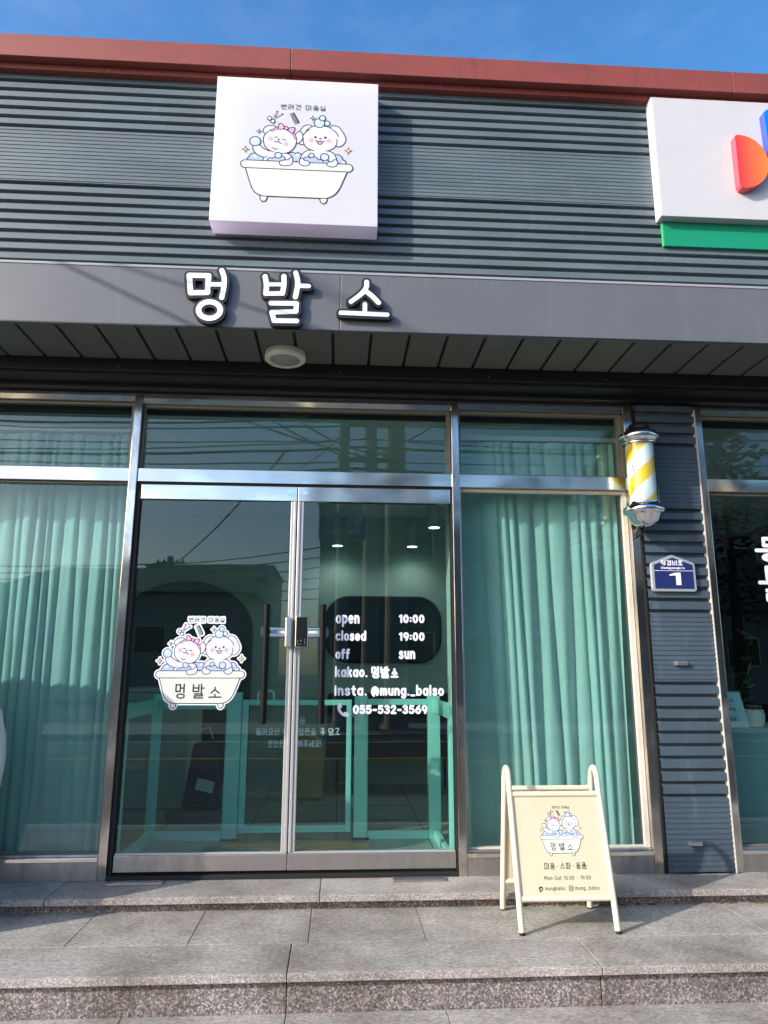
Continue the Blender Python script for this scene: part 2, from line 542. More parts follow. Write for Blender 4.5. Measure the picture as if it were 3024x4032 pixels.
def fill(mb, shape, h, to3, z, mi=0, depth=0.0, mside=None):
    """add the filled shape to mb; to3(x, y, z) places it; depth > 0 pulls side walls back by that much"""
    x0, x1, y0, y1 = shape.bounds()
    x0 -= h * 1.5; y0 -= h * 1.5; x1 += h * 1.5; y1 += h * 1.5
    nx = int((x1 - x0) / h) + 2; ny = int((y1 - y0) / h) + 2
    gx = x0 + np.arange(nx) * h; gy = y0 + np.arange(ny) * h
    X, Y = np.meshgrid(gx, gy)
    D = shape.dist(X, Y)
    ins = D < 0
    cnt = ins[:-1, :-1].astype(int) + ins[:-1, 1:] + ins[1:, 1:] + ins[1:, :-1]
    ms = mi if mside is None else mside
    for j in range(ny - 1):
        row = cnt[j]
        i = 0
        nzs = np.nonzero(row)[0]
        if len(nzs) == 0:
            continue
        i = int(nzs[0]); end = int(nzs[-1])
        while i <= end:
            c = row[i]
            if c == 4:
                k = i
                while k <= end and row[k] == 4:
                    k += 1
                mb.face([to3(gx[i], gy[j], z), to3(gx[k], gy[j], z), to3(gx[k], gy[j + 1], z), to3(gx[i], gy[j + 1], z)], mi)
                i = k
                continue
            if c > 0:
                cs = [(gx[i], gy[j], D[j, i]), (gx[i + 1], gy[j], D[j, i + 1]), (gx[i + 1], gy[j + 1], D[j + 1, i + 1]), (gx[i], gy[j + 1], D[j + 1, i])]
                poly = []; ex = None; first_en = None; walls = []
                for q in range(4):
                    a = cs[q]; b = cs[(q + 1) % 4]
                    if a[2] < 0:
                        poly.append((a[0], a[1]))
                    if (a[2] < 0) != (b[2] < 0):
                        t = a[2] / (a[2] - b[2])
                        p = (a[0] + (b[0] - a[0]) * t, a[1] + (b[1] - a[1]) * t)
                        poly.append(p)
                        if a[2] < 0:
                            ex = p
                        else:
                            if ex is None:
                                first_en = p
                            else:
                                walls.append((ex, p)); ex = None
                if ex is not None and first_en is not None:
                    walls.append((ex, first_en))
                if len(poly) >= 3:
                    mb.face([to3(px, py, z) for px, py in poly], mi)
                if depth:
                    for a, b in walls:
                        mb.face([to3(a[0], a[1], z), to3(a[0], a[1], z - depth), to3(b[0], b[1], z - depth), to3(b[0], b[1], z)], ms)
            i += 1

def ell(cx, cy, rx, ry, n=36, a0=0, a1=360, rot=0):
    o = []
    full = abs(a1 - a0) >= 360
    for k in range(n if full else n + 1):
        a = R(a0 + (a1 - a0) * k / n)
        x, y = rx * math.cos(a), ry * math.sin(a)
        c, s_ = math.cos(R(rot)), math.sin(R(rot))
        o.append((cx + x * c - y * s_, cy + x * s_ + y * c))
    return o

def smooth_closed(pts, it=3):
    for _ in range(it):
        n = []
        for k in range(len(pts)):
            a = pts[k]; b = pts[(k + 1) % len(pts)]
            n.append((a[0] * .75 + b[0] * .25, a[1] * .75 + b[1] * .25))
            n.append((a[0] * .25 + b[0] * .75, a[1] * .25 + b[1] * .75))
        pts = n
    return pts

def smooth_open(pts, it=2):
    for _ in range(it):
        n = [pts[0]]
        for a, b in zip(pts[:-1], pts[1:]):
            n.append((a[0] * .75 + b[0] * .25, a[1] * .75 + b[1] * .25))
            n.append((a[0] * .25 + b[0] * .75, a[1] * .25 + b[1] * .75))
        n.append(pts[-1]); pts = n
    return pts

# ------------------------------------------------------------------ rounded stroke lettering
def _o(cx, cy, rx, ry):
    e = ell(cx, cy, rx, ry, 20); return e + [e[0]]
G = {
 'o': (4, [_o(2, 2.5, 2, 2.5)]), 'a': (4, [_o(2, 2.5, 2, 2.5), [(4, 5), (4, 0)]]), 'b': (4, [[(0, 7.6), (0, 0)], _o(2, 2.5, 2, 2.5)]),
 'c': (3.7, [ell(2.1, 2.5, 2.1, 2.5, 16, 48, 312)]), 'd': (4, [[(4, 7.6), (4, 0)], _o(2, 2.5, 2, 2.5)]),
 'e': (4, [[(0.1, 2.6), (3.95, 2.6)], ell(2, 2.5, 2, 2.5, 18, 0, 312)]),
 'f': (3, [[(3, 7.3), (2.2, 7.5), (1.4, 7.0), (1.2, 6), (1.2, 0)], [(0, 4.8), (2.8, 4.8)]]),
 'g': (4, [_o(2, 2.5, 2, 2.5), [(4, 5), (4, -0.8), (3.3, -2.1), (1.9, -2.4), (0.5, -1.8)]]),
 'h': (3.6, [[(0, 7.6), (0, 0)], [(0, 3), (.6, 4.5), (1.9, 5), (3.2, 4.5), (3.6, 3), (3.6, 0)]]),
 'i': (.2, [[(.1, 5), (.1, 0)], [(.1, 6.9), (.1, 7.0)]]), 'k': (3.4, [[(0, 7.6), (0, 0)], [(3.2, 4.9), (.2, 2.2)], [(1.3, 3.1), (3.4, 0)]]),
 'l': (.2, [[(.1, 7.6), (.1, 0)]]),
 'm': (5.6, [[(0, 5), (0, 0)], [(0, 3.4), (.5, 4.6), (1.5, 5), (2.5, 4.6), (2.8, 3.3), (2.8, 0)], [(2.8, 3.4), (3.3, 4.6), (4.3, 5), (5.3, 4.6), (5.6, 3.3), (5.6, 0)]]),
 'n': (3.6, [[(0, 5), (0, 0)], [(0, 3), (.6, 4.5), (1.9, 5), (3.2, 4.5), (3.6, 3), (3.6, 0)]]),
 'p': (4, [[(0, 5), (0, -2.4)], _o(2, 2.5, 2, 2.5)]), 'r': (2.4, [[(0, 5), (0, 0)], [(0, 3.2), (.8, 4.6), (2.4, 5)]]),
 's': (3.3, [[(3.1, 4.3), (2.3, 5), (1, 5), (.2, 4.1), (.8, 3), (2.4, 2.3), (3.3, 1.2), (2.6, .1), (1, 0), (0, .7)]]),
 't': (2.8, [[(1.3, 6.9), (1.3, 1), (1.8, .1), (2.8, .1)], [(0, 4.8), (2.8, 4.8)]]),
 'u': (3.6, [[(0, 5), (0, 2), (.5, .5), (1.8, 0), (3.1, .5), (3.6, 2)], [(3.6, 5), (3.6, 0)]]),
 'y': (3.8, [[(0, 5), (2, .6)], [(3.8, 5), (1.2, -2.2)]]),
 'M': (5.2, [[(0, 0), (0, 7.2), (2.6, 3), (5.2, 7.2), (5.2, 0)]]), 'S': (4, [[(3.8, 6.2), (2.8, 7.2), (1.2, 7.2), (.2, 6), (.9, 4.4), (2.9, 3.2), (4, 1.7), (3.1, .2), (1.2, 0), (0, 1)]]),
 'C': (4.6, [ell(2.8, 3.6, 2.8, 3.6, 16, 48, 312)]),
 '@': (6.4, [ell(3.2, 2.6, 3.2, 3.6, 22, -50, 250), _o(3.1, 2.6, 1.3, 1.6), [(4.5, 4.2), (4.6, 1.6), (5.4, 1.2), (6.2, 2.2)]]),
 '0': (4, [_o(2, 3.5, 2, 3.5)]), '1': (1.7, [[(0, 5.9), (1.6, 7), (1.6, 0)]]),
 '2': (4, [[(.1, 5.5), (.6, 6.7), (2, 7.1), (3.5, 6.4), (3.6, 5), (2.6, 3.2), (0, 0), (4, 0)]]),
 '3': (4, [[(.2, 6.3), (1.2, 7), (2.8, 7), (3.6, 5.9), (3.1, 4.3), (1.6, 3.8), (3.2, 3.3), (3.9, 1.9), (3, .3), (1.5, 0), (0, .8)]]),
 '5': (4, [[(3.6, 7), (.6, 7), (.3, 4), (1.8, 4.5), (3.3, 4.1), (4, 2.4), (3.2, .5), (1.6, 0), (0, .8)]]),
 '6': (4, [[(3.2, 6.9), (1.3, 5.4), (.15, 2.8)], _o(2, 2.2, 2, 2.2)]), '9': (4, [_o(2, 4.8, 2, 2.2), [(4, 4.8), (3.7, 2.4), (2.4, 0)]]),
 '.': (.4, [[(.2, .1), (.25, .1)]]), ':': (.4, [[(.2, 1.2), (.25, 1.2)], [(.2, 4.4), (.25, 4.4)]]), '-': (3, [[(.2, 3.1), (2.8, 3.1)]]),
 '_': (3.2, [[(0, -.5), (3.2, -.5)]]), '!': (.4, [[(.2, 7.2), (.2, 2.2)], [(.2, .1), (.25, .1)]]), ' ': (2.4, []),
}
JL = {  # jamo strokes in a unit box
 'ㄱ': [[(0, 1), (.95, 1), (.8, .45), (.5, 0)]], 'ㄴ': [[(.02, 1), (.02, .1), (1, .1)]], 'ㄷ': [[(1, .95), (0, .95), (0, .05), (1, .05)]],
 'ㄹ': [[(0, 1), (.95, 1), (.95, .55), (0, .55), (0, .05), (1, .05)]], 'ㅁ': [[(0, 1), (1, 1), (1, 0), (0, 0), (0, 1)]],
 'ㅂ': [[(0, 1), (0, 0), (1, 0), (1, 1)], [(0, .52), (1, .52)]], 'ㅅ': [[(.5, 1), (.45, .6), (0, 0)], [(.46, .6), (1, 0)]],
 'ㅇ': [[(.5 + .5 * math.cos(a * math.pi / 10), .5 + .5 * math.sin(a * math.pi / 10)) for a in range(21)]],
 'ㅈ': [[(0, .95), (1, .95)], [(.5, .95), (.42, .5), (0, 0)], [(.46, .5), (1, 0)]],
 'ㅊ': [[(.3, 1.08), (.7, 1.08)], [(0, .8), (1, .8)], [(.5, .8), (.42, .4), (0, 0)], [(.46, .4), (1, 0)]],
 'ㅍ': [[(0, 1), (1, 1)], [(.25, 1), (.25, 0)], [(.75, 1), (.75, 0)], [(0, 0), (1, 0)]],
 'ㄲ': [[(0, 1), (.42, 1), (.3, 0)], [(.55, 1), (1, 1), (.88, 0)]],
}
LS = 'ㄱㄲㄴㄷㄸㄹㅁㅂㅃㅅㅆㅇㅈㅉㅊㅋㅌㅍㅎ'
VS = 'ㅏㅐㅑㅒㅓㅔㅕㅖㅗㅘㅙㅚㅛㅜㅝㅞㅟㅠㅡㅢㅣ'
TS = ' ㄱㄲㄳㄴㄵㄶㄷㄹㄺㄻㄼㄽㄾㄿㅀㅁㅂㅄㅅㅆㅇㅈㅊㅋㅌㅍㅎ'
def hangul(ch):
    c = ord(ch) - 0xAC00
    l, v, t = LS[c // 588], VS[(c % 588) // 28], TS[c % 28]
    out = []
    def place(st, x0, x1, y0, y1):
        for s_ in st:
            out.append([(x0 + (x1 - x0) * px, y0 + (y1 - y0) * py) for px, py in s_])
    T = t != ' '
    if T:
        place(JL[t], .16, .9, 0.0, .3)
    yb = .42 if T else 0.02
    if v in 'ㅏㅓㅕㅣㅔㅑㅐ':
        w = .46 if v in 'ㅔㅕㅓㅐ' else .52
        place(JL[l], .02, w, yb + .06, .96)
        h = 1.0 - yb; ym = yb + h * .52
        vx = .84
        if v == 'ㅏ': out += [[(.76, 1.0), (.76, yb - .02)], [(.76, ym), (1.0, ym)]]
        elif v == 'ㅣ': out += [[(vx, 1.0), (vx, yb - .02)]]
        elif v == 'ㅓ': out += [[(vx, 1.0), (vx, yb - .02)], [(.6, ym), (vx, ym)]]
        elif v == 'ㅕ': out += [[(vx, 1.0), (vx, yb - .02)], [(.58, ym + .12), (vx, ym + .12)], [(.58, ym - .1), (vx, ym - .1)]]
        elif v == 'ㅔ': out += [[(.72, .98), (.72, yb)], [(.55, ym), (.72, ym)], [(.95, 1.0), (.95, yb - .02)]]
    elif v == 'ㅟ':
        place(JL[l], .04, .6, .58, .98)
        out += [[(0, .42), (.68, .42)], [(.34, .42), (.34, .06)], [(.9, 1.0), (.9, .0)]]
    else:
        if T:
            place(JL[l], .2, .8, .66, 1.0); y0, y1 = .46, .58
        else:
            place(JL[l], .16, .84, .46, 1.0); y0, y1 = .08, .34
        if v == 'ㅗ': out += [[(0, y0), (1, y0)], [(.5, y0), (.5, y1)]]
        elif v == 'ㅛ': out += [[(0, y0), (1, y0)], [(.35, y0), (.35, y1)], [(.65, y0), (.65, y1)]]
        elif v == 'ㅡ': out += [[(0, (y0 + y1) / 2 - .04), (1, (y0 + y1) / 2 - .04)]]
        elif v == 'ㅜ': out += [[(0, y1 - .04), (1, y1 - .04)], [(.5, y1 - .04), (.5, y0 - .08)]]
    return out

def text_strokes(s, gap=2.1, hs=8.0, hgap=1.9):
    """strokes of a line of text in glyph units (digits 7 high), plus its width"""
    x = 0.0; out = []
    for ch in s:
        if ch in G:
            w, st = G[ch]
            out += [[(x + px, py) for px, py in q] for q in st]
            x += w + gap
        elif ch == '·':
            out.append([(x + .3, 3.4), (x + .35, 3.4)]); x += 1.0 + gap
        else:
            out += [[(x + px * hs, py * hs - .5) for px, py in q] for q in hangul(ch)]
            x += hs + hgap
    xs = [p[0] for q in out for p in q]
    return out, min(xs), max(xs)

def text_items(s, x0, x1, y, hgt, r, **k):
    """fit the text between x0 and x1, baseline y, digits hgt high"""
    st, a, b = text_strokes(s, **k)
    sx = (x1 - x0 - 2 * r) / (b - a); sy = hgt / 7.0
    return [('line', [(x0 + r + (px - a) * sx, y + py * sy) for px, py in q], r) for q in st]

# ------------------------------------------------------------------ the puppies-in-a-bathtub emblem (units: 1659 px square, y down)
def emblem(tub_text=True, cut_edge=False, W=5.0, foam='foam'):
    """list of (Shape, material) from back to front"""
    ls = []
    def P(pts, m, line=True, w=W):
        if line:
            ls.append((Shape([('poly', pts)], w), 'ink'))
            ls.append((Shape([('poly', pts)], -w), m))
        else:
            ls.append((Shape([('poly', pts)]), m))
    def Ln(pts, w=W, m='ink', sm=True):
        ls.append((Shape([('line', smooth_open(pts) if sm else pts, w)]), m))
    # foam heaps behind
    for cs in ([(300, 842, 58), (250, 862, 26), (350, 850, 50)], [(690, 820, 62), (750, 808, 50), (775, 850, 40)], [(1165, 815, 56), (1225, 855, 34), (1130, 850, 50)]):
        ls.append((Shape([('poly', ell(x, y, r, r, 24)) for x, y, r in cs], W), 'ink'))
        ls.append((Shape([('poly', ell(x, y, r, r, 24)) for x, y, r in cs], -W), foam))
    ls.append((Shape([('poly', ell(303, 820, 15, 15, 14)), ('poly', ell(745, 790, 15, 15, 14)), ('poly', ell(1228, 850, 10, 10, 12))]), 'white_vinyl'))
    # right puppy
    P(smooth_closed([(905, 432), (870, 402), (810, 415), (765, 480), (735, 560), (745, 635), (790, 662), (835, 640), (860, 560)]), 'dog_white')
    P(smooth_closed([(1075, 430), (1110, 398), (1180, 412), (1225, 490), (1260, 560), (1235, 630), (1185, 668), (1140, 655), (1120, 560)]), 'dog_white')
    P(smooth_closed([(860, 712), (800, 760), (766, 850), (772, 905), (1165, 905), (1168, 850), (1145, 770), (1090, 712)]), 'dog_white')
    P(smooth_closed([(980, 405), (1085, 425), (1140, 490), (1165, 590), (1140, 680), (1060, 722), (980, 728), (895, 722), (820, 680), (795, 590), (820, 490), (880, 425)]), 'dog_white')
    ls.append((Shape([('line', [(930, 735), (1030, 735)], 16)]), 'dog_white'))
    Ln([(868, 466), (830, 505), (808, 560)], 11, 'pale_pink'); Ln([(870, 462), (828, 490), (800, 540)], W)
    Ln([(1105, 456), (1145, 500), (1165, 555)], 13, 'pale_pink'); Ln([(1106, 452), (1148, 480), (1172, 535)], W)
    for x, y, r in ((1050, 378, 31), (968, 378, 56), (1000, 315, 33)):
        P(ell(x, y, r, r, 28), 'bubble')
    ls.append((Shape([('poly', ell(952, 370, 17, 17, 14)), ('poly', ell(1055, 372, 9, 9, 10)), ('poly', ell(998, 302, 9, 9, 10))]), 'white_vinyl'))
    ls.append((Shape([('poly', ell(930, 557, 14, 15, 16)), ('poly', ell(1035, 557, 14, 15, 16)), ('poly', ell(982, 573, 14, 9, 16))]), 'black_ink'))
    ls.append((Shape([('poly', ell(888, 597, 28, 28, 20)), ('poly', ell(1072, 597, 28, 28, 20))]), 'blush'))
    P(ell(978, 618, 25, 24, 22), 'pink')
    ls.append((Shape([('poly', [(940, 590), (1020, 590), (1012, 606), (982, 600), (950, 606)])]), 'dog_white'))
    Ln([(935, 597), (955, 614), (982, 598), (1008, 614), (1025, 600)])
    # left puppy
    P(ell(452, 492, 76, 56, 28, rot=-18), 'dog_white')
    P(ell(752, 568, 44, 74, 28, rot=12), 'dog_white')
    ls.append((Shape([('poly', ell(448, 520, 30, 28, 16)), ('poly', ell(735, 590, 18, 36, 16))]), 'pale_pink'))
    P(smooth_closed([(415, 735), (398, 800), (385, 905), (690, 905), (705, 840), (670, 770)]), 'dog_white')
    P(smooth_closed([(270, 690), (290, 770), (345, 815), (430, 840), (455, 745), (400, 735), (340, 675)]), 'dog_white')
    P(smooth_closed([(545, 468), (645, 478), (720, 540), (738, 640), (690, 740), (600, 782), (500, 770), (410, 720), (378, 620), (400, 540), (460, 485)]), 'dog_white')
    ls.append((Shape([('line', [(440, 790), (560, 800)], 30)]), 'dog_white'))
    band = smooth_open([(470, 496), (520, 462), (590, 458), (660, 490), (705, 535), (722, 580)])
    ls.append((Shape([('line', band, 15)]), 'ink')); ls.append((Shape([('line', band, 15 - W * 1.7)]), 'pink'))
    P(smooth_closed([(610, 455), (570, 400), (535, 410), (540, 450), (528, 478), (570, 480)]), 'pink')
    P(smooth_closed([(630, 470), (700, 440), (715, 470), (700, 500), (695, 525), (655, 510)]), 'pink')
    P(ell(620, 461, 20, 22, 18), 'pink')
    P(ell(300, 640, 57, 57, 32), 'bubble')
    ls.append((Shape([('poly', ell(287, 622, 17, 17, 14))]), 'white_vinyl'))
    Ln([(500, 580), (516, 573), (532, 583)], 5); Ln([(584, 606), (600, 601), (616, 613)], 5)
    ls.append((Shape([('poly', ell(545, 608, 13, 9, 16))]), 'black_ink'))
    ls.append((Shape([('poly', ell(460, 600, 28, 28, 20)), ('poly', ell(623, 658, 28, 28, 20))]), 'blush'))
    Ln([(500, 628), (520, 640), (545, 628), (556, 648), (576, 654)]); Ln([(485, 708), (508, 730), (536, 720)])
    # front foam
    for cs in ([(470, 870, 36), (520, 868, 44), (575, 850, 46)], [(850, 850, 46), (920, 850, 50), (985, 866, 36), (1050, 868, 38)]):
        ls.append((Shape([('poly', ell(x, y, r, r, 24)) for x, y, r in cs], W), 'ink'))
        ls.append((Shape([('poly', ell(x, y, r, r, 24)) for x, y, r in cs], -W), foam))
    for x, y, r in ((545, 800, 36), (893, 784, 29), (1032, 798, 44)):
        P(ell(x, y, r, r, 26), 'bubble')
    # tub
    body = [(212, 945)] + smooth_open([(212, 967), (245, 1080), (280, 1190), (320, 1265), (400, 1298)], 3) + smooth_open([(1050, 1298), (1130, 1268), (1190, 1190), (1235, 1070), (1272, 967)], 3) + [(1272, 945)]
    for fx in (412, 1030):
        P(smooth_closed([(fx - 38, 1270), (fx - 37, 1330), (fx - 14, 1362), (fx + 14, 1362), (fx + 37, 1330), (fx + 38, 1270)]), 'tub_white')
    P(body, 'tub_white')
    rim = ell(208, 920, 47, 47, 16, 90, 270) + ell(1282, 920, 47, 47, 16, -90, 90)
    P(rim, 'tub_white')
    # paws over the rim
    P(smooth_closed([(690, 800), (705, 860), (690, 912), (620, 930), (562, 915), (560, 868), (610, 855), (655, 850)]), 'dog_white')
    P(smooth_closed([(770, 830), (765, 890), (800, 918), (860, 915), (886, 880), (850, 850), (815, 850), (812, 820)]), 'dog_white')
    P(smooth_closed([(1168, 830), (1170, 890), (1130, 918), (1075, 912), (1048, 880), (1080, 852), (1120, 850), (1128, 820)]), 'dog_white')
    # sparkles
    def star(cx, cy, r, m):
        pts = []
        for k in range(8):
            a = k * math.pi / 4; q = r if k % 2 == 0 else r * .3
            pts.append((cx + q * math.cos(a) * .9, cy + q * math.sin(a)))
        P(pts, m, w=3)
    star(203, 743, 40, 'yellow'); star(1280, 708, 42, 'yellow'); star(335, 515, 30, 'white_vinyl'); star(895, 322, 30, 'white_vinyl')
    # scissors, comb
    Ln([(458, 362), (575, 286)], 8); Ln([(470, 368), (516, 255)], 8)
    Ln([(470, 356), (568, 293)], 3, 'white_vinyl'); Ln([(476, 350), (512, 265)], 3, 'white_vinyl')
    P(ell(440, 348, 23, 23, 20), 'white_vinyl'); P(ell(475, 384, 22, 22, 20), 'white_vinyl')
    Ln([(690, 266), (748, 372), (742, 388)], 6, sm=False)
    for k in range(9):
        t = k / 8.0
        x, y = 690 + 56 * t, 266 + 118 * t
        Ln([(x, y), (x - 40, y + 20)], 3.0, sm=False)
    # captions
    cap = text_items('반려견 미용실', 555, 1028, -218, 52, 2.9)
    cap = [('line', [(x, -y) for x, y in q], r) for _, q, r in cap]
    ls.append((Shape(cap), 'ink'))
    if tub_text:
        tt = []
        for s_, a, b in (('멍', 430, 560), ('발', 655, 815), ('소', 865, 1040)):
            tt += text_items(s_, a, b, -1218, 158 if s_ != '소' else 120, 9)
        tt = [('line', [(x, -y) for x, y in q], r) for _, q, r in tt]
        ls.append((Shape(tt), 'black_ink'))
    if cut_edge:
        its = []
        for sh, m in ls:
            if m in ('ink', 'black_ink') and not (m == 'black_ink'):
                its += [(i[0], i[1]) + tuple(i[2:]) for i in sh.items]
        return [(Shape(its, 23), 'white_vinyl')] + ls
    return ls

def emblem_mesh(name, ls, place, h, parent, step=0.0003):
    """place(u, v, lift) with u, v in emblem px; lift in metres towards the viewer"""
    mb = MB(); names = []
    for k, (sh, m) in enumerate(ls):
        if m not in names:
            names.append(m)
        try:
            fill(mb, sh, h, place, step * (k + 1), names.index(m))
        except ValueError:
            pass
    return mb.build(name, names, parent, fix=False)

def text_mesh(name, items, h, to3, m, parent=None, depth=0.0, z=0.0):
    mb = MB()
    fill(mb, Shape(items), h, to3, z, 0, depth)
    return mb.build(name, m, parent, fix=False)

# =================================================================== GROUND AND STEPS
GZ = -0.218                                   # pavement level; the shop floor is z = 0
MB().box(-400, 400, -300, 200, GZ - 0.6, GZ - 0.15).build('ground', 'asphalt')['kind'] = 'structure'
def slabs(name, xs, y0, y1, z1, th, m, gap=0.003, bevel=0.004):
    """a row of paving slabs as one sheet: real joints between the slabs"""
    mb = MB()
    for a, b in zip(xs[:-1], xs[1:]):
        mb.box(a + gap / 2, b - gap / 2, y0, y1, z1 - th, z1)
    o = mb.build(name, m, bevel=bevel)
    o['kind'] = 'structure'
    return o
up_x = [-8.6 + 1.31 * k - 0.002 for k in range(14)]
up_x = [-1.385 + 1.312 * k for k in range(-5, 7)]
mid_x = [-0.112 + 0.5135 * k for k in range(-14, 16)]
low_x = [-0.18 + 1.242 * k for k in range(-6, 7)]
X0, X1 = -7.2, 7.4
slabs('upper_step_paving', [X0] + up_x[1:-1] + [X1], -0.300, 0.6, 0.0, 0.030, 'granite_tread')
slabs('lower_step_paving', mid_x, -0.7165, -0.262, -0.072, 0.034, 'granite_tread', bevel=0.002)
slabs('step_edge_paving', [X0 + .2] + low_x[1:-1] + [X1 - .1], -1.035, -0.7185, -0.072, 0.030, 'granite_tread')
# rough-hewn front faces of the two treads (nosings) and the risers below them
def strip(name, m, xs, y0, y1, z0, z1, gap=0.003):
    mb = MB()
    for a, b in zip(xs[:-1], xs[1:]):
        mb.box(a + gap / 2, b - gap / 2, y0, y1, z0, z1)
    o = mb.build(name, m, bevel=0.003); o['kind'] = 'structure'
strip('upper_step_nosing', 'granite_nose', [X0] + up_x[1:-1] + [X1], -0.311, -0.3005, -0.0305, -0.001)
strip('lower_step_nosing', 'granite_nose', [X0 + .2] + low_x[1:-1] + [X1 - .1], -1.047, -1.0355, -0.1025, -0.073)
ris_x = [-0.05 + 1.312 * k for k in range(-5, 6)]
strip('upper_step_riser', 'granite_riser', [X0] + ris_x + [X1], -0.268, -0.22, -0.115, -0.031)
strip('lower_step_riser', 'granite_riser', [X0] + low_x[1:-1] + [X1], -1.020, -0.98, GZ - 0.1, -0.1035)
pv_x = [-0.18 + 0.62 * k for k in range(-14, 15)]
for j in range(2):
    ya = -1.0225 - 0.62 * j
    slabs('pavement', [x + 0.31 * (j % 2) for x in pv_x], ya - 0.617, ya, GZ, 0.08, 'granite_tread', bevel=0.002)
MB().box(-60, 60, -2.45, -2.265, GZ - 0.3, GZ + 0.005).build('kerb_strip', 'concrete', bevel=0.01)['kind'] = 'structure'
MB().box(-60, 60, -11.6, -2.46, GZ - 0.3, GZ - 0.12).build('road', 'asphalt')['kind'] = 'structure'
for nm, y0, y1, m in (('road_centre_line', -8.35, -8.2, 'road_yellow'), ('road_edge_line', -3.1, -2.98, 'road_white'), ('road_far_line', -11.2, -11.08, 'road_white')):
    MB().box(-60, 60, y0, y1, GZ - 0.125, GZ - 0.112).build(nm, m)['kind'] = 'structure'
MB().box(-60, 60, -15, -11.62, GZ - 0.3, GZ).build('far_pavement', 'concrete')['kind'] = 'structure'
# moss and grit in the corner of the step
mo = MB()
for k in range(90):
    x = 0.9 + 1.9 * random.random(); y = -0.275 - 0.012 * random.random(); r = 0.004 + 0.01 * random.random()
    mo.lathe([(r, 0), (r * .7, r * .35), (0.0005, r * .45)], (x, y, -0.072), 7)
tag(mo.build('moss', 'moss', smooth=True), kind='stuff')
gr = MB()
for k in range(130):
    x = random.uniform(-2.2, 2.6); zone = random.random()
    if zone < .45: y, z = random.uniform(-1.0, -0.3), -0.0715
    elif zone < .7: y, z = random.uniform(-0.29, -0.03), 0.0005
    else: y, z = random.uniform(-1.5, -1.03), GZ + .0005
    r = random.choice((0.0015, 0.002, 0.003, 0.0045)); a = random.random() * 6
    gr.face([(x + r * math.cos(a + q * 1.57) * (1.6 if q % 2 else 1), y + r * math.sin(a + q * 1.57), z + .0006) for q in range(4)])
tag(gr.build('litter_specks', 'lamp_white', fix=False), kind='stuff')

# =================================================================== THE SHOP BUILDING
B = empty('shop_building', (0, 0, 0), 'single storey shop building with grey ribbed cladding, steel shopfront and red coping', 'building')

def ribbed(name, x0, x1, y, zlo, zhi, m, seams, pitch=0.0672, nrib=9, panel=1.015, parent=B, ends=False):
    """profiled metal cladding: deep ribs, a finely lined flat field, then the joint; y is the front of the ribs"""
    dp = 0.030
    prof = []
    for s in sorted(seams, reverse=True):          # each panel hangs down from its joint at height s
        z = s
        prof.append((0.03, z)); prof.append((0.03, z - 0.010))
        for k in range(nrib):
            t = s - 0.010 - k * pitch
            prof += [(dp, t), (0.0, t - 0.0155), (0.0, t - 0.053), (dp * .92, t - 0.0575), (dp, t - 0.0665)]
        t = s - 0.010 - nrib * pitch
        prof += [(dp, t), (0.0, t - 0.014)]
        end = s - panel + 0.002
        n = 14; span = (t - 0.016 - end) / n
        for k in range(n):
            a = t - 0.016 - k * span
            prof += [(0.0, a), (0.0, a - span * .52), (0.0035, a - span * .60), (0.0035, a - span * .92)]
        prof.append((0.0, end + .001)); prof.append((0.028, end))
    prof = [p for p in prof if zlo <= p[1] <= zhi]
    prof = [(prof[0][0], zhi)] + prof + [(prof[-1][0], zlo)]
    mb = MB()
    for (ya, za), (yb, zb) in zip(prof[:-1], prof[1:]):
        mb.face([(x0, y + ya, za), (x0, y + yb, zb), (x1, y + yb, zb), (x1, y + ya, za)])
    mb.box(x0, x1, y + 0.034, y + 0.16, zlo, zhi)
    return mb.build(name, m, parent, fix=False)

SY = -0.05
# upper wall in two lengths with a visible vertical lap
ribbed('upper_cladding', -5.2, -0.6872, SY, 2.70, 4.93, 'siding', (4.063, 5.078, 3.048))
ribbed('upper_cladding', -0.6868, 5.2, SY, 2.70, 4.93, 'siding', (4.063, 5.078, 3.048))
bx('cladding_lap', 'siding', (-0.7, -0.684, SY - .004, SY + .002, 4.70, 4.92), B)
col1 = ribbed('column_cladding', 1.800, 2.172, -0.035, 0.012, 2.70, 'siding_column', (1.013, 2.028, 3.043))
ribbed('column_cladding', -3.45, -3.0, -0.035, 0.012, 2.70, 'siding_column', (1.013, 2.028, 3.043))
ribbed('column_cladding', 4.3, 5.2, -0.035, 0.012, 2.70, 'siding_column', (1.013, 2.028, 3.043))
bx('caulk_bead', 'caulk', (2.173, 2.1845, -0.036, 0.0, 0.0, 2.66), B, bevel=0.004)
bx('dark_edge', 'seam_black', (1.7875, 1.799, -0.02, 0.0, 0.0, 2.66), B)
for zc, xc in ((1.118, 1.956), (0.158, 1.954)):
    h = MB().box(xc - .036, xc + .036, -0.058, -0.036, zc - .011, zc + .011)
    h.box(xc - .030, xc + .030, -0.062, -0.057, zc - .008, zc + .010)
    h.build('cladding_hook', 'alu', B, bevel=0.002)
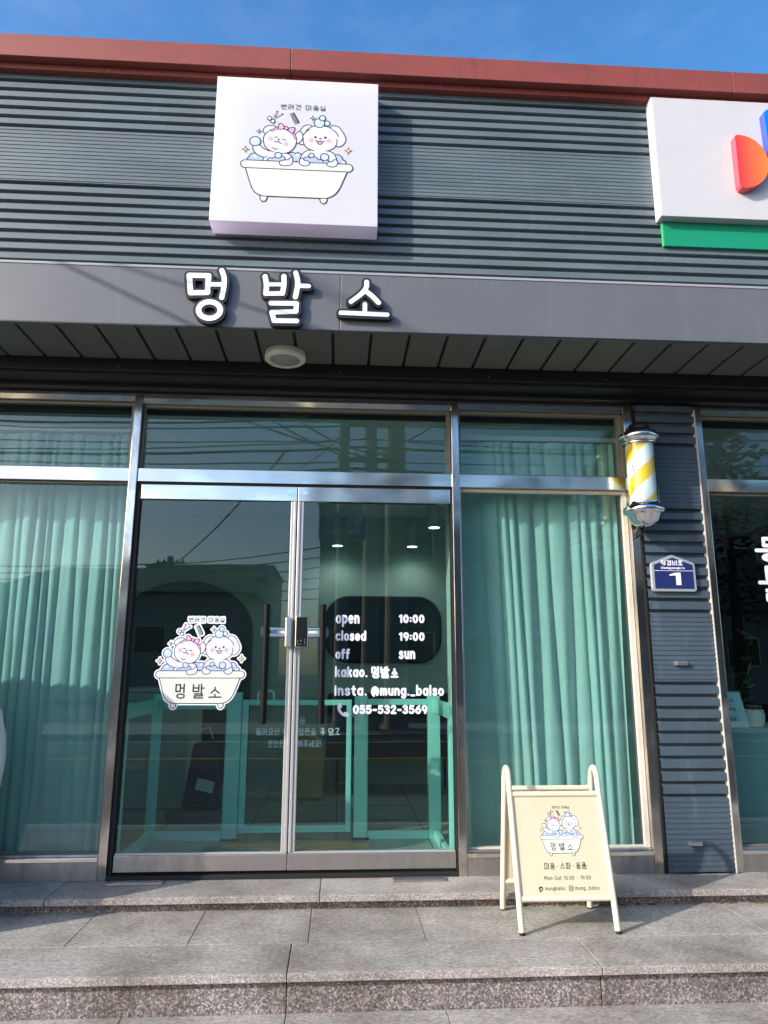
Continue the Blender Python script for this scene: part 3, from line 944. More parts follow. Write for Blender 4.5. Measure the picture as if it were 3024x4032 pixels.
# red metal coping
cp = MB()
cj = [-5.3, -0.373, 2.60, 5.3]
for a, b in zip(cj[:-1], cj[1:]):
    cp.box(a + .0015, b - .0015, -0.152, 0.30, 4.892, 5.057)
    cp.box(a + .0015, b - .0015, -0.095, -0.02, 4.848, 4.8915)
cop = cp.build('roof_coping', 'coping_red', B, bevel=0.004)
for x in (-1.55, -0.42, 0.62, 1.28, 2.08, 2.55):
    pts = ell(x, 4.868, .007, .007, 10)
    MB().prism(pts[::-1], -0.100, -0.0952).build('coping_screw', 'alu', cop)
wl = MB().tube([(-0.70, -0.06, 4.93), (-0.692, -0.085, 4.90), (-0.69, -0.075, 4.86), (-0.695, -0.06, 4.80)], 0.006, 8)
wl.build('sign_cable', 'caulk', B, smooth=True)
# flat roof, rear and side walls, partition, floor slab, ceiling
bx('roof_slab', 'concrete', (-5.2, 5.2, 0.112, 4.4, 4.62, 4.80), B)
bx('side_wall', 'wall_plaster', (-5.2, -5.0, 0.112, 4.4, 0.0, 4.62), B)
bx('side_wall', 'wall_plaster', (5.0, 5.2, 0.112, 4.4, 0.0, 4.62), B)
bx('rear_wall', 'inner_wall', (-5.0, 5.0, 4.2, 4.4, 0.0, 4.62), B)
bx('partition_wall', 'inner_wall', (1.80, 2.17, 0.14, 4.2, 0.0, 2.63), B)
bx('inner_side_wall', 'inner_wall', (-3.2, -3.05, 0.14, 4.2, 0.0, 2.63), B)
bx('shop_ceiling', 'ceiling_white', (-5.0, 5.0, 0.13, 4.2, 2.635, 2.70), B)
bx('lintel_lining', 'dark_trim', (-5.0, 5.0, 0.10, 0.128, 2.60, 2.72), B)
bx('salon_rear_wall', 'inner_wall', (-3.04, 1.79, 3.25, 3.40, 0.004, 2.63), B)
bx('salon_floor', 'floor_tile', (-3.04, 1.79, 0.605, 3.24, -0.05, 0.0), B)
bx('side_shop_floor', 'shop_dark', (2.18, 5.0, 0.605, 4.19, -0.05, 0.0), B)
bx('sun_block_panel', 'inner_wall', (0.676, 0.692, 0.108, 0.40, 0.0, 2.62), B)  # panel added to keep sun through the door lettering off the curtain
fj = MB()
for y in (0.9, 1.5, 2.1, 2.7): fj.box(-3.0, 1.78, y, y + .004, 0.0005, 0.0015)
for x in (-2.4, -1.8, -1.2, -.6, 0.0, .6, 1.2): fj.box(x, x + .004, 0.61, 3.2, 0.0022, 0.003)
fj.build('floor_joints', 'seam_black', B)
bx('side_shop_lining', 'shop_dark', (2.172, 2.20, 0.14, 4.19, 0.0, 2.63), B)
bx('side_shop_lining', 'shop_dark', (2.21, 4.99, 4.0, 4.15, 0.0, 2.63), B)

# canopy: fascia, soffit boards, rear trim
cn = MB()
fxs = [-5.2, -2.40, -0.022, 2.36, 5.2]
for a, b in zip(fxs[:-1], fxs[1:]):
    cn.box(a + .001, b - .001, -0.660, -0.640, 2.808, 3.150)
can = cn.build('canopy_fascia', 'fascia_paint', B, bevel=0.003)
bx('fascia_core', 'dark_trim', (-5.19, 5.19, -0.639, -0.600, 2.815, 3.140), can)
bx('fascia_lip', 'fascia_edge', (-5.2, 5.2, -0.6635, -0.6605, 3.138, 3.1515), can)
bx('fascia_drip', 'dark_trim', (-5.2, 5.2, -0.6635, -0.6605, 2.806, 2.8135), can)
bx('canopy_top', 'fascia_paint', (-5.19, 5.19, -0.599, -0.055, 3.100, 3.118), B)
sf = MB(); sx = -1.688 - 0.2037 * 17
for k in range(50):
    a = sx + 0.2037 * k
    if a > -5.2 and a < 5.0:
        sf.box(a + .008, a + .2037 - .008, -0.638, -0.232, 2.809, 2.822)
sof = sf.build('soffit_boards', 'soffit_panel', B, bevel=0.003)
bx('soffit_backing', 'seam_black', (-5.2, 5.2, -0.638, -0.06, 2.823, 2.835), B)
bx('shutter_housing', 'dark_trim', (-5.2, 5.2, -0.230, -0.07, 2.735, 2.822), B, bevel=0.004)
bx('shutter_housing_base', 'dark_trim', (-5.2, 5.2, -0.200, -0.07, 2.722, 2.7345), B)
bx('lintel_trim', 'dark_trim', (-5.2, 5.2, -0.072, -0.002, 2.698, 2.7215), B)
for x in (-1.28, -0.02, 0.85, 1.55, 2.2):
    bx('housing_screw', 'alu', (x, x + .006, -0.233, -0.2302, 2.757, 2.763), B)

# shopfront frame --------------------------------------------------------
fr = empty('shopfront_frame', (0, 0, 0), None, None); put(fr, B)
for (a, b) in ((-1.237, -1.190), (0.661, 0.706), (1.736, 1.787), (2.185, 2.235), (-3.0, -2.95), (4.25, 4.3)):
    bx('post', 'steel_post', (a, b, -0.012, 0.105, 0.0, 2.694), fr, bevel=0.003)
def rail(x0, x1, y0, y1, z0, z1, m='steel', nm='rail'):
    return bx(nm, m, (x0, x1, y0, y1, z0, z1), fr, bevel=0.002)
for (a, b) in ((-2.949, -1.238), (-1.189, 0.660), (0.707, 1.735), (2.236, 4.249)):
    zb = 2.642 if a < -1.2 or a > .7 else 2.630
    rail(a, b, -0.004, 0.10, zb + .030, 2.692)                                     # head
    hd = MB(); hd.box(a, b, -0.004, 0.10, zb, zb + .0295)
    hd.v[0] = (a, 0.0015, zb); hd.v[1] = (b, 0.0015, zb); hd.build('rail', 'steel', fr)  # added lower lip, tilted so it mirrors bright sky under the canopy
    rail(a, b, 0.0, 0.09, 2.148, 2.228)                                            # transom bar
for (a, b) in ((-2.949, -1.238), (0.707, 1.735), (2.236, 4.249)):
    rail(a, b, -0.006, 0.09, 0.0, 0.0915, 'steel_base', 'base_plate')
    rail(a, b, -0.014, 0.03, 0.092, 0.112, 'steel')
    rail(a, b, 0.012, 0.07, 0.1125, 0.124, 'steel_base')
# slim inner glazing beads
def bead(x0, x1, z0, z1, y=0.028, w=0.022, m='caulk', skip=()):
    mb = MB()
    mb.box(x0, x1, y, y + .03, z1 - w * .7, z1); mb.box(x0, x1, y, y + .03, z0, z0 + w * .35)
    mb.box(x0, x0 + w * .45, y, y + .03, z0 + w * .36, z1 - w * .71); mb.box(x1 - w, x1, y, y + .03, z0 + w * .36, z1 - w * .71)
    mb.build('glazing_bead', m, fr)
steelb = 'alu'
mat('bead_bronze', (128, 124, 112), 0.4, metal=0.4)
bead(-1.188, 0.659, 2.229, 2.630, m='bead_bronze'); bead(-2.948, -1.239, 2.229, 2.640, m='bead_bronze'); bead(0.708, 1.734, 2.229, 2.640, m='bead_bronze', w=.03)
bead(2.237, 4.248, 2.229, 2.640, m='bead_bronze'); bead(2.237, 4.248, 0.125, 2.146, m='bead_bronze', w=.02)
bead(-2.948, -1.239, 0.125, 2.146, m='bead_bronze', w=.012); bead(0.708, 1.734, 0.125, 2.146, m='caulk', w=.026)
# panes
def pane(x0, x1, y, z0, z1, m='glass_green', par=None, nm='window_pane'):
    return bx(nm, m, (x0, x1, y, y + .010, z0, z1), par or B)
pane(-2.94, -1.24, 0.058, 0.125, 2.147); pane(-2.94, -1.24, 0.058, 2.229, 2.641)
pane(-1.187, 0.658, 0.058, 2.229, 2.631)
pane(0.709, 1.733, 0.058, 0.125, 2.147); pane(0.709, 1.733, 0.058, 2.229, 2.641)
pane(2.238, 4.247, 0.058, 0.125, 2.147); pane(2.238, 4.247, 0.058, 2.229, 2.641)
# dark rubber reveals beside and over the doors, and the sill under them
rv = MB()
rv.box(-1.1895, -1.168, 0.004, 0.08, 0.02, 2.147); rv.box(0.652, 0.6605, 0.004, 0.08, 0.02, 2.147); rv.box(-1.167, 0.651, 0.012, 0.08, 2.134, 2.147)
rv.build('door_reveal', 'seam_black', fr)
bx('door_sill', 'seam_black', (-1.189, 0.660, -0.014, 0.09, 0.0005, 0.022), fr, bevel=0.003)
for a in (-1.16, 0.30):
    bx('pivot_cover', 'steel_base', (a, a + .28, -0.10, -0.036, 0.0005, 0.010), fr, bevel=0.002)

# doors --------------------------------------------------------------------
def T(y):
    return lambda x, z, d: (x, y - d, z)
def leaf(x0, x1, hinge_left, label):
    d = empty('glass_door', (x0, 0, 0), None, None); put(d, B); d['label'] = label
    xi = x1 if hinge_left else x0                       # meeting edge
    bx('door_pane', 'glass_green', (x0 + .004, x1 - .004, 0.018, 0.028, 0.115, 2.046), d)
    bx('top_rail', 'steel', (x0, x1, 0.0, 0.046, 2.044, 2.131), d, bevel=0.002)
    bx('bottom_rail', 'steel_base', (x0, x1, 0.0, 0.046, 0.038, 0.118), d, bevel=0.002)
    bx('bottom_rail', 'alu_stile', (x0 + .002, x1 - .002, 0.006, 0.040, 0.1185, 0.128), d, bevel=0.002)
    s = MB()
    if hinge_left:
        s.box(xi - .034, xi - .018, 0.004, 0.042, 0.1285, 2.0435); s.box(xi - .0175, xi - .001, -0.002, 0.044, 0.1285, 2.0435)
    else:
        s.box(xi + .001, xi + .0175, -0.002, 0.044, 0.1285, 2.0435); s.box(xi + .018, xi + .036, 0.004, 0.042, 0.1285, 2.0435)
    s.build('meeting_stile', 'alu_stile', d, bevel=0.003)
    # keyhole in the top rail
    kx = -0.308 if hinge_left else -0.213
    k = MB()
    for (r, dd) in ((0.014, 0.0), (0.010, 0.003)):
        pts = ell(kx, 2.092, r, r, 18)
        k.prism(pts[::-1], -0.003 - dd, 0.0 - dd - .0002 if dd else -.0002)
    k.build('keyhole', 'chrome', d)
    hx = -0.405 if hinge_left else -0.091
    h = MB()
    h.tube([(hx, -0.050, 0.788), (hx, -0.050, 1.436)], 0.0185, 20)
    h.build('pull_handle', 'black_metal', d, smooth=True, bevel=0.002)
    br = MB()
    xe = xi - .012 if hinge_left else xi + .012
    a, b = sorted((hx, xe))
    for z in (1.300, 1.264):
        br.tube([(a, -0.034, z), (b, -0.034, z)], 0.010, 14)
    br.box(min(hx, xe) - .0, max(hx, xe), -0.030, -0.022, 1.254, 1.310)
    pts = ell(hx - (0.018 if hinge_left else -0.018), 1.282, 0.016, 0.030, 18)
    br.prism(pts[::-1], -0.046, -0.024)
    br.build('handle_bracket', 'chrome', d, smooth=True)
    if hinge_left:
        bx('lock_case', 'alu', (-0.302, -0.262, -0.052, -0.003, 1.197, 1.363), d, bevel=0.008)
    else:
        bx('lock_case', 'chrome', (-0.247, -0.172, -0.040, -0.003, 1.196, 1.370), d, bevel=0.010)
        bx('lock_keypad', 'lock_black', (-0.242, -0.177, -0.050, -0.0405, 1.201, 1.365), d, bevel=0.004)
        t = MB()
        for (x, z, w, hh) in ((-0.232, 1.213, .022, .002), (-0.232, 1.22, .002, .02), (-0.192, 1.213, .002, .032), (-0.216, 1.232, .006, .006)):
            t.box(x, x + w, -0.0508, -0.0502, z, z + hh)
        t.build('lock_mark', 'alu', d)
    return d
DL = leaf(-1.161, -0.2585, True, 'left glass door leaf carrying the round-edged bathtub sticker')
DR = leaf(-0.2535, 0.647, False, 'right glass door leaf carrying the white opening hours lettering')

# bathtub sticker on the left leaf: corners of the 1659 px emblem square on the glass
SP = 0.0172
def stick(u, v, d):
    a = u / 1659.0; b = v / 1659.0
    xt = -1.106 + a * 0.708; xb = -1.056 + a * 0.683
    # keep the drawing square: undo the slant read off the photograph at the emblem's own axis
    x = xt * (1 - b) + xb * b
    z = (1.431 * (1 - a) + 1.437 * a) * (1 - b) + (0.747 * (1 - a) + 0.745 * a) * b
    return (x, SP - d, z)
def stick(u, v, d):
    return (-0.7685 + (u - 743) * 0.000418, SP - d, 1.0495 - (v - 918) * 0.000414)
emblem_mesh('bathtub_sticker', emblem(True, True), stick, 2.6, DL, 0.000016)

# white lettering on the right leaf
def vinyl(s, x0, x1, z, h, r=0.0058, parent=DR, y=SP, m='white_vinyl', nm='lettering', hh=0.0022, **k):
    k.setdefault('gap', 2.9)
    return text_items(s, x0, x1, z, h, r, **k)
lt = []
lt += vinyl('open', -.020, .116, 1.3395, .0540); lt += vinyl('10:00', .342, .490, 1.3455, .0375)
lt += vinyl('closed', -.020, .155, 1.243, .0440); lt += vinyl('19:00', .342, .490, 1.2445, .0375)
lt += vinyl('off', -.019, .063, 1.141, .0440); lt += vinyl('sun', .341, .435, 1.142, .0500)
lt += vinyl('kakao.', -.019, .164, 1.041, .0455); lt += vinyl('insta.', -.020, .160, .940, .0455)
lt += vinyl('@mung._balso', .184, .597, .940, .0455); lt += vinyl('055-532-3569', .084, .503, .841, .0375, gap=2.4)
for s_, a, b in (('멍', .185, .232), ('발', .236, .290), ('소', .294, .340)):
    lt += text_items(s_, a, b, 1.038, .0500 if s_ != '소' else .040, .0055)
text_mesh('opening_hours_lettering', lt, 0.0016, T(SP), 'white_vinyl', DR)
ph = Shape([('line', smooth_open([(.010, .887), (.003, .872), (.012, .848), (.032, .830), (.046, .828)]), .0075), ('line', [(.008, .884), (.013, .876)], .010), ('line', [(.042, .836), (.052, .831)], .011)])
mbp = MB(); fill(mbp, ph, .0014, T(SP), 0); mbp.build('phone_symbol', 'white_vinyl', DR, fix=False)

# =================================================================== SIGNS
# square box sign
sg = empty('square_box_sign', (-.32, -.19, 3.746), 'white square lightbox sign showing two cartoon puppies in a bathtub', 'sign')
mat('sign_side', (236, 230, 244), 0.4)
translucent('sign_side', 0.68, (246, 236, 252))
b_ = MB()
b_.box(-0.831, 0.1975, -0.187, -0.046, 3.746, 4.781, 1); b_.m[2] = 0; b_.m[4] = 1
sb = b_.build('sign_box', ['white_sign', 'sign_side'], sg, bevel=0.004)
kx = 0.695 / 1167.0
emblem_mesh('emblem', emblem(False, W=5.6), lambda u, v, d: (-0.3095 + (u - 744) * kx, -0.1878 - d, 4.177 - (v - 872) * kx * 0.985), 2.8, sg, 0.000016)
bx('sign_bracket', 'dark_trim', (-0.78, 0.15, -0.0455, -0.03, 3.80, 4.70), sg)

# shop name: three raised syllables on the canopy fascia
nm = empty('shop_name_sign', (-0.3, -0.66, 2.95), 'three raised white syllables with thick black outline on the grey canopy', 'sign')
CR = 900.0 / 1659
def cpx(x, y):
    a = x / 1659.0; b = y / 811.0
    X = (-0.887 * (1 - a) + 0.296 * a) * (1 - b) + (-0.848 * (1 - a) + 0.294 * a) * b
    Z = (3.143 * (1 - a) + 3.191 * a) * (1 - b) + (2.528 * (1 - a) + 2.561 * a) * b
    # those corners lie on y = -0.74; shift onto the letters' front at y = -0.692
    k = 3.488 / 3.44
    return (X * k, 1.07 + (Z - 1.07) * k)
SYL = {
 '멍': [([(118, 122), (256, 125), (248, 250), (127, 252), (118, 122)], 20), (smooth_open([(350, 86), (369, 135), (368, 200), (350, 287)]), 19), ([(250, 190), (365, 190)], 17), (ell(262, 378, 78, 60, 30) + [(340, 378)], 20)],
 '발': [(smooth_open([(662, 132), (673, 185), (668, 258)]), 19), (smooth_open([(798, 130), (800, 190), (788, 256)]), 19), ([(672, 190), (798, 190)], 15), ([(668, 258), (788, 257)], 17), (smooth_open([(884, 103), (900, 160), (896, 215), (882, 282)]), 19), ([(900, 200), (978, 202)], 17), ([(706, 328), (890, 330), (886, 389), (711, 394), (728, 455), (892, 457)], 18)],
 '소': [(smooth_open([(1403, 172), (1404, 212), (1365, 262), (1288, 317)]), 18), (smooth_open([(1398, 240), (1450, 280), (1491, 324)]), 18), ([(1390, 335), (1390, 400)], 17), ([(1215, 397), (1555, 412)], 17)],
}
pxm = 0.000715
for ch, st in SYL.items():
    its = [('line', [cpx(*p) for p in q], r * pxm) for q, r in st]
    o = empty('raised_syllable', (cpx(st[0][0][0][0], st[0][0][0][1])[0], -0.66, 2.95), None, None); put(o, nm)
    mb = MB(); fill(mb, Shape(its, 19 * pxm), 0.0032, T(-0.690), 0, 0, 0.0285)
    mb.build('black_outline', 'black_letter', o, fix=False)
    mb = MB(); fill(mb, Shape(its), 0.0026, T(-0.694), 0, 0, 0.0035)
    mb.build('white_face', 'white_letter', o, fix=False)

# neighbouring shop's sign, cut by the right edge of the photo
ns = empty('neighbour_shop_sign', (3.1, -.1, 3.76), 'wide white box sign over green bar with red-orange and blue raised shapes', 'sign')
bx('sign_box', 'sign_grey', (2.0365, 4.6, -0.130, -0.047, 3.946, 4.842), ns, bevel=0.003)
bx('sign_box_edge', 'white_sign', (2.032, 2.036, -0.129, -0.047, 3.947, 4.841), ns)
bx('green_bar', 'green_sign', (2.066, 4.6, -0.072, -0.047, 3.768, 3.945), ns, bevel=0.003)
bx('green_bar_end', 'green_edge', (2.062, 2.0655, -0.0715, -0.047, 3.769, 3.944), ns)
# red to orange printed face
m_ = mat('red_orange_face', (220, 56, 58), 0.45)
nt = m_.node_tree
tc = nt.nodes.new('ShaderNodeTexCoord'); sx_ = nt.nodes.new('ShaderNodeSeparateXYZ'); rp = nt.nodes.new('ShaderNodeValToRGB')
nt.links.new(tc.outputs['Generated'], sx_.inputs[0]); nt.links.new(sx_.outputs[0], rp.inputs[0]); nt.links.new(rp.outputs[0], nt.nodes['Principled BSDF'].inputs['Base Color'])
rp.color_ramp.elements[0].color = lin((206, 48, 58)); rp.color_ramp.elements[1].color = lin((242, 128, 52))
def half_round(x0, x1, z0, z1):
    p = [(x0, z1), (x0 + .01, z1 + .012)]
    p = [(x0, z0 + .03), (x0 + .012, z0 + .006), (x0 + .04, z0)]
    p += [(x0 + .03 + (x1 - x0 - .03) * math.cos(a), (z0 + z1) / 2 + (z1 - z0) / 2 * math.sin(a)) for a in [(-80 + 170 * k / 24) * math.pi / 180 for k in range(25)]]
    p += [(x0 + .02, z1), (x0 + .004, z1 - .012)]
    return p
MB().prism(half_round(2.546, 2.764, 4.133, 4.535), -0.185, -0.1305, 0, 1).build('raised_half_disc', ['red_orange_face', 'red_side'], ns, bevel=0.004)
rr = [(2.772, 4.40), (2.80, 4.378), (2.99, 4.378), (3.01, 4.40), (3.01, 4.72), (2.99, 4.74), (2.79, 4.74), (2.768, 4.715)]
MB().prism(rr, -0.185, -0.1305, 0, 1).build('raised_blue_bar', ['blue_face', 'blue_side'], ns, bevel=0.004)

# address plate
ap = empty('address_plate', (1.95, -.05, 1.53), 'dark blue house-shaped street number plate with silver rim on ribbed column', 'sign')
out = [(1.828, 1.528), (2.075, 1.528), (2.086, 1.540), (2.084, 1.690), (2.074, 1.700), (1.955, 1.743), (1.944, 1.743), (1.828, 1.698), (1.818, 1.688), (1.818, 1.540)]
MB().prism(out, -0.058, -0.036).build('plate_rim', 'plate_silver', ap, bevel=0.004)
inn = [(1.836, 1.545), (2.068, 1.545), (2.068, 1.685), (1.950, 1.727), (1.836, 1.684)]
MB().prism(inn, -0.0605, -0.0582).build('plate_face', 'plate_navy', ap)
it = []
for k, c_ in enumerate('척경비로'):
    it += text_items(c_, 1.877 + k * .0345, 1.877 + k * .0345 + .030, 1.6835, .0245, .0022)
it += text_items('Cheokgyeongbi-ro', 1.876, 2.020, 1.6610, .0105, .0013)
it += [('line', [(1.837, 1.6495), (2.067, 1.6495)], .0012), ('poly', [(1.962, 1.566), (1.992, 1.566), (1.992, 1.638), (1.962, 1.638), (1.925, 1.628), (1.925, 1.620), (1.962, 1.622)])]
text_mesh('plate_lettering', it, 0.0010, T(-0.0612), 'white_vinyl', ap)

# barber pole -------------------------------------------------------------
PX, PY = 1.762, -0.150
bp_ = empty('barber_pole', (PX, PY, 1.9), 'yellow and white striped barber pole with chrome caps beside the column', 'barber pole')
# helical stripe: the two colours are bands of faces that climb round the tube
mb = MB(); n = 96; rows = 60; z0, z1 = 2.025, 2.395; r = 0.079
for j in range(rows):
    for i in range(n):
        a0 = 2 * math.pi * i / n; a1 = 2 * math.pi * (i + 1) / n
        za = z0 + (z1 - z0) * j / rows; zb = z0 + (z1 - z0) * (j + 1) / rows
        # sheared cells follow the helix: theta from the street side towards +x
        def P_(a, z): return (PX + r * math.sin(a), PY - r * math.cos(a), z)
        ph_ = ((za + zb) / 2 - 2.150) / 0.206 - 2 * ((a0 + a1) / 2) / (2 * math.pi)
        mb.face([P_(a0, za), P_(a1, za), P_(a1, zb), P_(a0, zb)], 0 if (ph_ % 1.0) < 0.48 else 1)
m_ = mat('pole_stripe', (250, 250, 250), 0.35)
nt = m_.node_tree; L = nt.links.new
tc = nt.nodes.new('ShaderNodeTexCoord'); s3 = nt.nodes.new('ShaderNodeSeparateXYZ'); L(tc.outputs['Object'], s3.inputs[0])
at = nt.nodes.new('ShaderNodeMath'); at.operation = 'ARCTAN2'
ng = nt.nodes.new('ShaderNodeMath'); ng.operation = 'MULTIPLY'; ng.inputs[1].default_value = -1.0
L(s3.outputs[1], ng.inputs[0]); L(s3.outputs[0], at.inputs[0]); L(ng.outputs[0], at.inputs[1])
k1 = nt.nodes.new('ShaderNodeMath'); k1.operation = 'MULTIPLY'; k1.inputs[1].default_value = -2.0 / (2 * math.pi); L(at.outputs[0], k1.inputs[0])
k2 = nt.nodes.new('ShaderNodeMath'); k2.operation = 'MULTIPLY_ADD'; k2.inputs[1].default_value = 1 / 0.206; L(s3.outputs[2], k2.inputs[0]); L(k1.outputs[0], k2.inputs[2])
k3 = nt.nodes.new('ShaderNodeMath'); k3.operation = 'FRACT'; L(k2.outputs[0], k3.inputs[0])
k4 = nt.nodes.new('ShaderNodeMath'); k4.operation = 'LESS_THAN'; k4.inputs[1].default_value = 0.46; L(k3.outputs[0], k4.inputs[0])
mc = nt.nodes.new('ShaderNodeMix'); mc.data_type = 'RGBA'; mc.inputs[6].default_value = lin((238, 238, 244)); mc.inputs[7].default_value = lin((246, 196, 40))
L(k4.outputs[0], mc.inputs[0]); L(mc.outputs[2], nt.nodes['Principled BSDF'].inputs['Base Color'])
MB().lathe([(r, z0 - 2.16), (r, z1 - 2.16)], (PX, PY, 2.16), 64).build('striped_drum', 'pole_stripe', bp_, smooth='all', loc=(PX, PY, 2.16))
# scissor print on the drum, following its curve
def drum(x, z, d):
    a = x
    return (PX + (r + .0008 + d) * math.sin(a), PY - (r + .0008 + d) * math.cos(a), z)
a0 = -1.02
prn = Shape([('line', [(a0 + .05, 2.30), (a0 + .02, 2.26), (a0 + .06, 2.215)], .012), ('line', [(a0 + .12 + .055 * math.cos(q), 2.195 + .010 * math.sin(q)) for q in [k * .6 for k in range(12)]], .006)])
mb = MB(); fill(mb, Shape([('line', [(a0 + .02, 2.295), (a0 - .01, 2.25), (a0 + .08, 2.215)], .010)]), .004, drum, 0)
fill(mb, Shape([('line', ell(a0 + .16, 2.205, .075, .011, 16) + [(a0 + .235, 2.205)], .0045)]), .002, drum, 0)
mb2 = MB(); fill(mb2, Shape([('poly', ell(1.05, 2.235, .10, .014, 16))]), .003, drum, 0); mb2.build('comb_print', 'black_ink', bp_, fix=False)
mb.build('scissor_print', 'black_ink', bp_, fix=False)
MB().lathe([(0.0925, 2.020), (0.0925, 2.395)], (PX, PY, 0), 48).build('clear_tube', 'glass_clear', bp_, smooth='all')
MB().lathe([(0.094, 2.385), (0.094, 2.400), (0.106, 2.404), (0.117, 2.418), (0.117, 2.436), (0.108, 2.452), (0.092, 2.460), (0.076, 2.464), (0.072, 2.486), (0.055, 2.506), (0.03, 2.516), (0.001, 2.519)], (PX, PY, 0), 48).build('top_cap', 'chrome', bp_, smooth='all')
MB().lathe([(0.001, 1.886), (0.03, 1.889), (0.058, 1.902), (0.080, 1.925), (0.091, 1.955), (0.098, 1.962), (0.113, 1.970), (0.118, 1.986), (0.113, 2.002), (0.100, 2.012), (0.095, 2.016), (0.095, 2.030)], (PX, PY, 0), 48).build('bottom_cap', 'chrome', bp_, smooth='all')
for z in (2.43, 1.985):
    bx('wall_bracket', 'black_metal', (PX - .02, PX + .02, PY + .09, -0.0125, z - .012, z + .012), bp_, bevel=0.002)
MB().tube([(PX - .02, PY + .03, 1.90), (PX - .03, PY + .06, 1.86), (PX - .01, PY + .10, 1.845), (PX + .02, PY + .13, 1.87)], .004, 8).build('power_cable', 'wire_black', bp_, smooth=True)

# canopy lamp
lp = empty('canopy_lamp', (-.325, -.365, 2.808), 'round white flush lamp under the canopy soffit', 'lamp')
MB().lathe([(0.112, 2.8085), (0.114, 2.79), (0.114, 2.772), (0.106, 2.764), (0.088, 2.762), (0.082, 2.770)], (-.325, -.365, 0), 48).build('lamp_ring', 'lamp_white', lp, smooth='all')
MB().lathe([(0.0815, 2.772), (0.07, 2.762), (0.045, 2.756), (0.001, 2.754)], (-.325, -.365, 0), 40).build('lamp_lens', 'lamp_lens', lp, smooth='all')

# =================================================================== A-BOARD
ab = empty('a_frame_board', (1.05, -.5, -.072), 'cream tubular A-frame board with puppies-in-tub emblem standing on the lower step', 'a-frame sign')
def leg_y(z, front):
    t = (z + .072) / (.53 + .072)
    return (-0.680 + (0.680 - 0.556) * t) if front else (-0.330 - (0.454 - 0.330) * t)
def side(xf, xb, xt):
    pts = []
    for k in range(7):
        z = -.062 + (.53 + .062) * k / 6; t = k / 6.0
        pts.append((xf + (xt - xf) * t, leg_y(z, True), z))
    for k in range(1, 12):
        a = math.pi * k / 12
        pts.append((xt, -0.505 - 0.051 * math.cos(a), .53 + .082 * math.sin(a)))
    for k in range(7):
        z = .53 - (.53 + .062) * k / 6; t = k / 6.0
        pts.append((xt + (xb - xt) * t, leg_y(z, False), z))
    return pts
for xf, xb, xt in ((.831, .822, .822), (1.267, 1.257, 1.254)):
    MB().tube(side(xf, xb, xt), .0138, 16).build('bent_leg', 'cream_paint', ab, smooth=True)
    for x, y in ((xf, -.682), (xb, -.328)):
        MB().lathe([(.013, -.0715), (.0132, -.066), (.0128, -.0605)], (x, y, 0), 16).build('rubber_foot', 'rubber', ab)
for z, fr_, x0, x1 in ((.499, True, .836, 1.252), (.509, False, .826, 1.246), (.066, True, .842, 1.258), (.066, False, .832, 1.250)):
    y = leg_y(z, fr_)
    MB().tube([(x0, y, z), (x1, y, z)], .0128, 16).build('cross_bar', 'cream_paint', ab, smooth=True)
def panel(front, x0, x1):
    za, zb = .076, .490
    s = -1 if front else 1
    ya, yb = leg_y(za, front), leg_y(zb, front)
    mb = MB(); i = 0
    t = .0025
    v = [(x0 + .006, ya - t, za), (x1 + .004, ya - t, za), (x1, yb - t, zb), (x0, yb - t, zb), (x0 + .006, ya + t, za), (x1 + .004, ya + t, za), (x1, yb + t, zb), (x0, yb + t, zb)]
    mb.v = v; mb.f = [(0, 1, 2, 3), (7, 6, 5, 4), (0, 4, 5, 1), (1, 5, 6, 2), (2, 6, 7, 3), (3, 7, 4, 0)]; mb.m = [0] * 6
    return mb.build('board_panel', 'cream_panel', ab)
fp = panel(True, .838, 1.250); panel(False, .830, 1.244)
fy = lambda z: leg_y(z, True) - .0029
TA = lambda x, z, d: (x, fy(z) - d, z)
ka = 0.2035 / 1167
emblem_mesh('emblem', emblem(True, W=6.0), lambda u, v, d: (1.0515 + (u - 744) * ka, fy(.3155 - (v - 920) * ka) - d, .3155 - (v - 920) * ka), 4.2, fp, 0.000012)
it = text_items('미용', .958, 1.008, .1860, .0215, .0015) + text_items('스파', 1.031, 1.083, .1860, .0215, .0015) + text_items('용품', 1.104, 1.156, .1860, .0215, .0015)
it += [('line', [(1.0195, .196), (1.020, .196)], .0018), ('line', [(1.0935, .196), (1.094, .196)], .0018)]
it += text_items('Mon-Sat 10:00 - 19:00', .953, 1.169, .1415, .0145, .0010, gap=2.4)
it += text_items('mungbalso', .953, 1.046, .1010, .0130, .0010, gap=2.4) + text_items('mung._balso', 1.092, 1.204, .1010, .0130, .0010, gap=2.4)
it += [('poly', ell(.9335, .1065, .0105, .0095, 22)), ('line', [(.932, .100), (.929, .094)], .0028)]
sq = [(1.063 + .010 + .0095 * (1 if q in (0, 3) else -1), .1065 + .0095 * (1 if q < 2 else -1)) for q in range(4)]
it += [('line', sq + [sq[0]], .0011), ('line', ell(1.073, .1065, .0046, .0046, 18) + [(1.0776, .1065)], .0011), ('line', [(1.0790, .1122), (1.0791, .1122)], .0012)]
text_mesh('board_lettering', it, 0.00075, TA, 'black_ink', fp)
text_mesh('badge_lettering', text_items('ch', .9275, .9400, .1020, .0075, .0011), .0006, TA, 'cream_panel', fp, z=0.0004)

